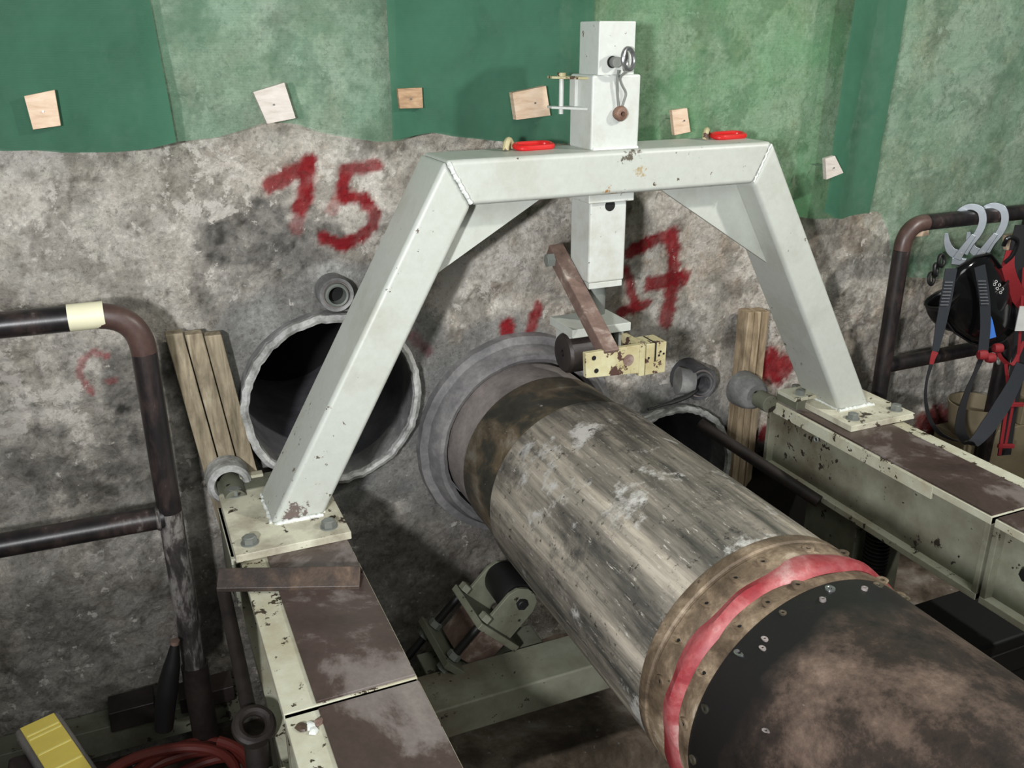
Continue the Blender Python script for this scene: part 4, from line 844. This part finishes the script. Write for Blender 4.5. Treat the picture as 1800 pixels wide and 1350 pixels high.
for i, (u, v) in enumerate(((1727, 624), (1741, 629), (1754, 612))):
    MB().lathe(hp(u, v, -0.372), (vr.x, vr.y, 0), [(-0.016, 0.004), (-0.014, 0.015), (0, 0.018), (0.014, 0.015), (0.016, 0.004)], 16, jag=0.1).build('red_bobble', 'redweb', t)
MB().torus(hp(1755, 634, -0.30), (0.5, -0.8, 0.3), 0.022, 0.004, 24, 8, sy=0.5).build('d_ring', 'boltgrey', t)

# tan bucket behind the right rail
c_ = Vector(aty(1722, 770, -0.17)); t = thing('bucket', (c_.x, -0.17, 0.30), 'tan open bucket standing at the wall behind the lanyard loop', 'bucket')
zt = aty(1722, 712, -0.17)[2]; zb = 0.30
MB().lathe((c_.x-0.02, -0.145, zb), (0, 0, 1), [(0, 0.0), (0, 0.085), (zt-zb, 0.105), (zt-zb, 0.100), (0.006, 0.080), (0.006, 0.0)], 36, closed=False).build('pail', 'mud', t)
t = thing('timber_block', (c_.x+0.22, -0.15, -0.24), 'pale block stacked at the wall behind the harness, lower right', 'timber')
MB().box((c_.x-0.10, -0.188, -0.24), (c_.x+0.80, -0.04, 0.298)).build('block', 'mud', t, 0.004); MB().box((c_.x+0.20, -0.185, 0.2985), (c_.x+0.80, -0.05, 0.42)).build('upper_block', 'mud', t, 0.004)

# ------------------------------------------------------------------ clutter under and beside the rails
t = thing('ribbed_hose', (1.97, -0.70, -0.24), 'ribbed black hose standing under the right rail beside the red band', 'hose')
b = MB(); prof = []
for i in range(46): z = i*0.013; prof += [(z, 0.028), (z+0.004, 0.037), (z+0.009, 0.037), (z+0.012, 0.028)]
b.lathe((1.955, -0.66, -0.24), (0, 0, 1), prof, 24, closed=False); b.build('hose', 'rubber', t, angle=60)
t = thing('motor_box', (2.15, -0.95, -0.25), 'black box on the floor under the right rail', 'box')
MB().box((1.96, -1.00, -0.25), (2.30, -0.76, 0.14)).build('housing', 'black', t, 0.01); MB().box((1.98, -1.005, 0.02), (2.28, -0.998, 0.10)).build('cover', 'rubber', t, 0.002)
# long dark drill rod lying between timber and right rail
t = thing('tie_rod', (1.8, -0.2, 0.3), 'brown-black tie rod running from the right bore under the right rail', 'rod')
MB().cyl(aty(1230, 745, -0.08), at(1440, 882, 0, 1.885), 0.020, 0.020, n=20).build('rod', 'darkfoot', t)
# sill along the wall at lower left
t = thing('steel_sill', (-0.4, -0.07, -0.15), 'dark steel sill along the wall foot at the lower left', 'sill')
MB().box((-1.6, -0.10, -0.145), (0.118, -0.02, -0.052)).build('channel', 'darkgreen', t, 0.003)
MB().box((-0.235, -0.12, -0.06), (-0.115, -0.04, 0.005)).build('cleat', 'darkfoot', t, 0.003); MB().box((-0.05, -0.12, -0.06), (0.10, -0.04, -0.01)).build('cleat', 'darkfoot', t, 0.003)
t = thing('red_hose', (-0.05, -0.30, -0.25), 'coil of dull red hose at the foot of the left handrail post', 'hose')
pts = []
for i in range(150):
    a = 2*PI*i/36; r = 0.155+0.020*math.sin(a*0.37+1)+0.015*math.sin(a*2.1); pts.append((-0.075+math.cos(a)*r+0.03*math.sin(a*0.3), -0.40+math.sin(a)*r*0.9, -0.10+0.045*math.sin(a*0.5)+i*0.0004))
MB().sweep(pts, 0.014, 10).build('coil', 'redhose', t)
t = thing('black_cable', (-0.02, -0.28, -0.24), 'black tapering cable boot hanging at the left post foot above the red hose', 'cable')
pts = [Vector(aty(u, v, -0.27)) for u, v in ((308, 1128), (303, 1165), (296, 1200), (291, 1240), (288, 1280))]
MB().sweep(catmull(pts, 5), list(np.interp(np.linspace(0, 1, 21), [0, .08, .3, .6, 1], [0.009, 0.013, 0.022, 0.028, 0.024])), 16).build('boot', 'rubber', t)
MB().cyl(pts[0]+Vector((0.0, 0, 0.004)), pts[0]+Vector((-0.002, 0, -0.006)), 0.0115, n=16).build('copper_end', 'brownbar', t)
# fittings left of the left rail
t = thing('pipe_coupling', (0.09, -0.80, 0.2), 'dark ring coupling and pipe hanging along the left side of the left rail', 'coupling')
MB().cyl((0.095, -0.40, 0.50), (0.095, -0.76, 0.42), 0.016, n=18).build('pipe', 'darkfoot', t)
MB().torus((0.098, -0.82, 0.42), (0.2, -0.5, 1), 0.034, 0.012, 28, 10).build('ring', 'darkfoot', t); MB().cyl((0.095, -0.86, 0.41), (0.085, -0.90, 0.20), 0.024, n=20).build('stub', 'darkfoot', t)
MB().box((0.085, -0.95, 0.10), (0.13, -0.88, 0.36)).build('hanger', 'darkgreen', t, 0.003)
t = thing('clevis_block', (0.09, -1.03, 0.4), 'cream chamfered clevis block bolted to the left rail at the bottom edge', 'block')
for y in (-1.00, -1.045):
    MB().prism([(0.134, y, 0.46), (0.075, y, 0.46), (0.060, y, 0.445), (0.060, y, 0.40), (0.134, y, 0.40)], (0, 0, 0), (0, -0.038, 0)).build('block', 'plate', t, 0.003)
MB().lathe((0.095, -1.13, 0.40), (0, 0, 1), [(0, 0.012), (0, 0.040), (0.05, 0.040), (0.05, 0.012)], 28).build('clamp_boss', 'frame', t, 0.002)
# yellow instrument in a clear case, lower left
t = thing('yellow_case', (-0.33, -0.2, 0.05), 'yellow plate in a clear plastic case with rounded corners, bottom left corner', 'case')
zc = 0.30; q = [Vector(at(u, v, 2, zc)) for u, v in ((34, 1279), (96, 1256), (158, 1345), (92, 1372))]
cen = sum(q, Vector())/4; dl = (q[3]-q[0]); dw = (q[1]-q[0]); L_ = dl.normalized(); W_ = (dw-L_*dw.dot(L_)).normalized(); nn = Vector((0, 0, 1))
c0 = (q[0]+q[1])/2; lw = dw.length/2; LL = dl.length*1.9
kc = NT('clear_grey_plastic'); kc.b.inputs['Transmission Weight'].default_value = 0.75; kc.b.inputs['IOR'].default_value = 1.3; M['clear'] = kc.done(srgb(196, 190, 186), 0.18)
M['yellow'] = plain('yellow_plate', srgb(214, 194, 92), 0.5, 0, 0.1, 60); M['yellowline'] = plain('pale_yellow_line', srgb(240, 228, 140), 0.5)
MB().obox(c0+L_*(LL/2-0.002)-nn*0.018, (L_, W_, nn), (LL/2+0.010, lw+0.012, 0.016)).build('clear_case', 'clear', t, 0.012, seg=4)
o = MB().obox(c0+L_*LL/2+nn*0.000, (L_, W_, nn), (LL/2, lw, 0.002)).build('yellow_plate', 'yellow', t, 0.001)
for f in (0.16, 0.22, 0.46, 0.72): MB().obox(c0+L_*LL*f*0.62+nn*0.0025, (L_, W_, nn), (0.0022, lw*0.93, 0.0006)).build('division_line', 'yellowline', o)
MB().box((cen.x-0.10, cen.y-0.12, -0.25), (cen.x+0.0, cen.y+0.05, zc-0.036)).build('stand_box', 'darkfoot', t, 0.01)
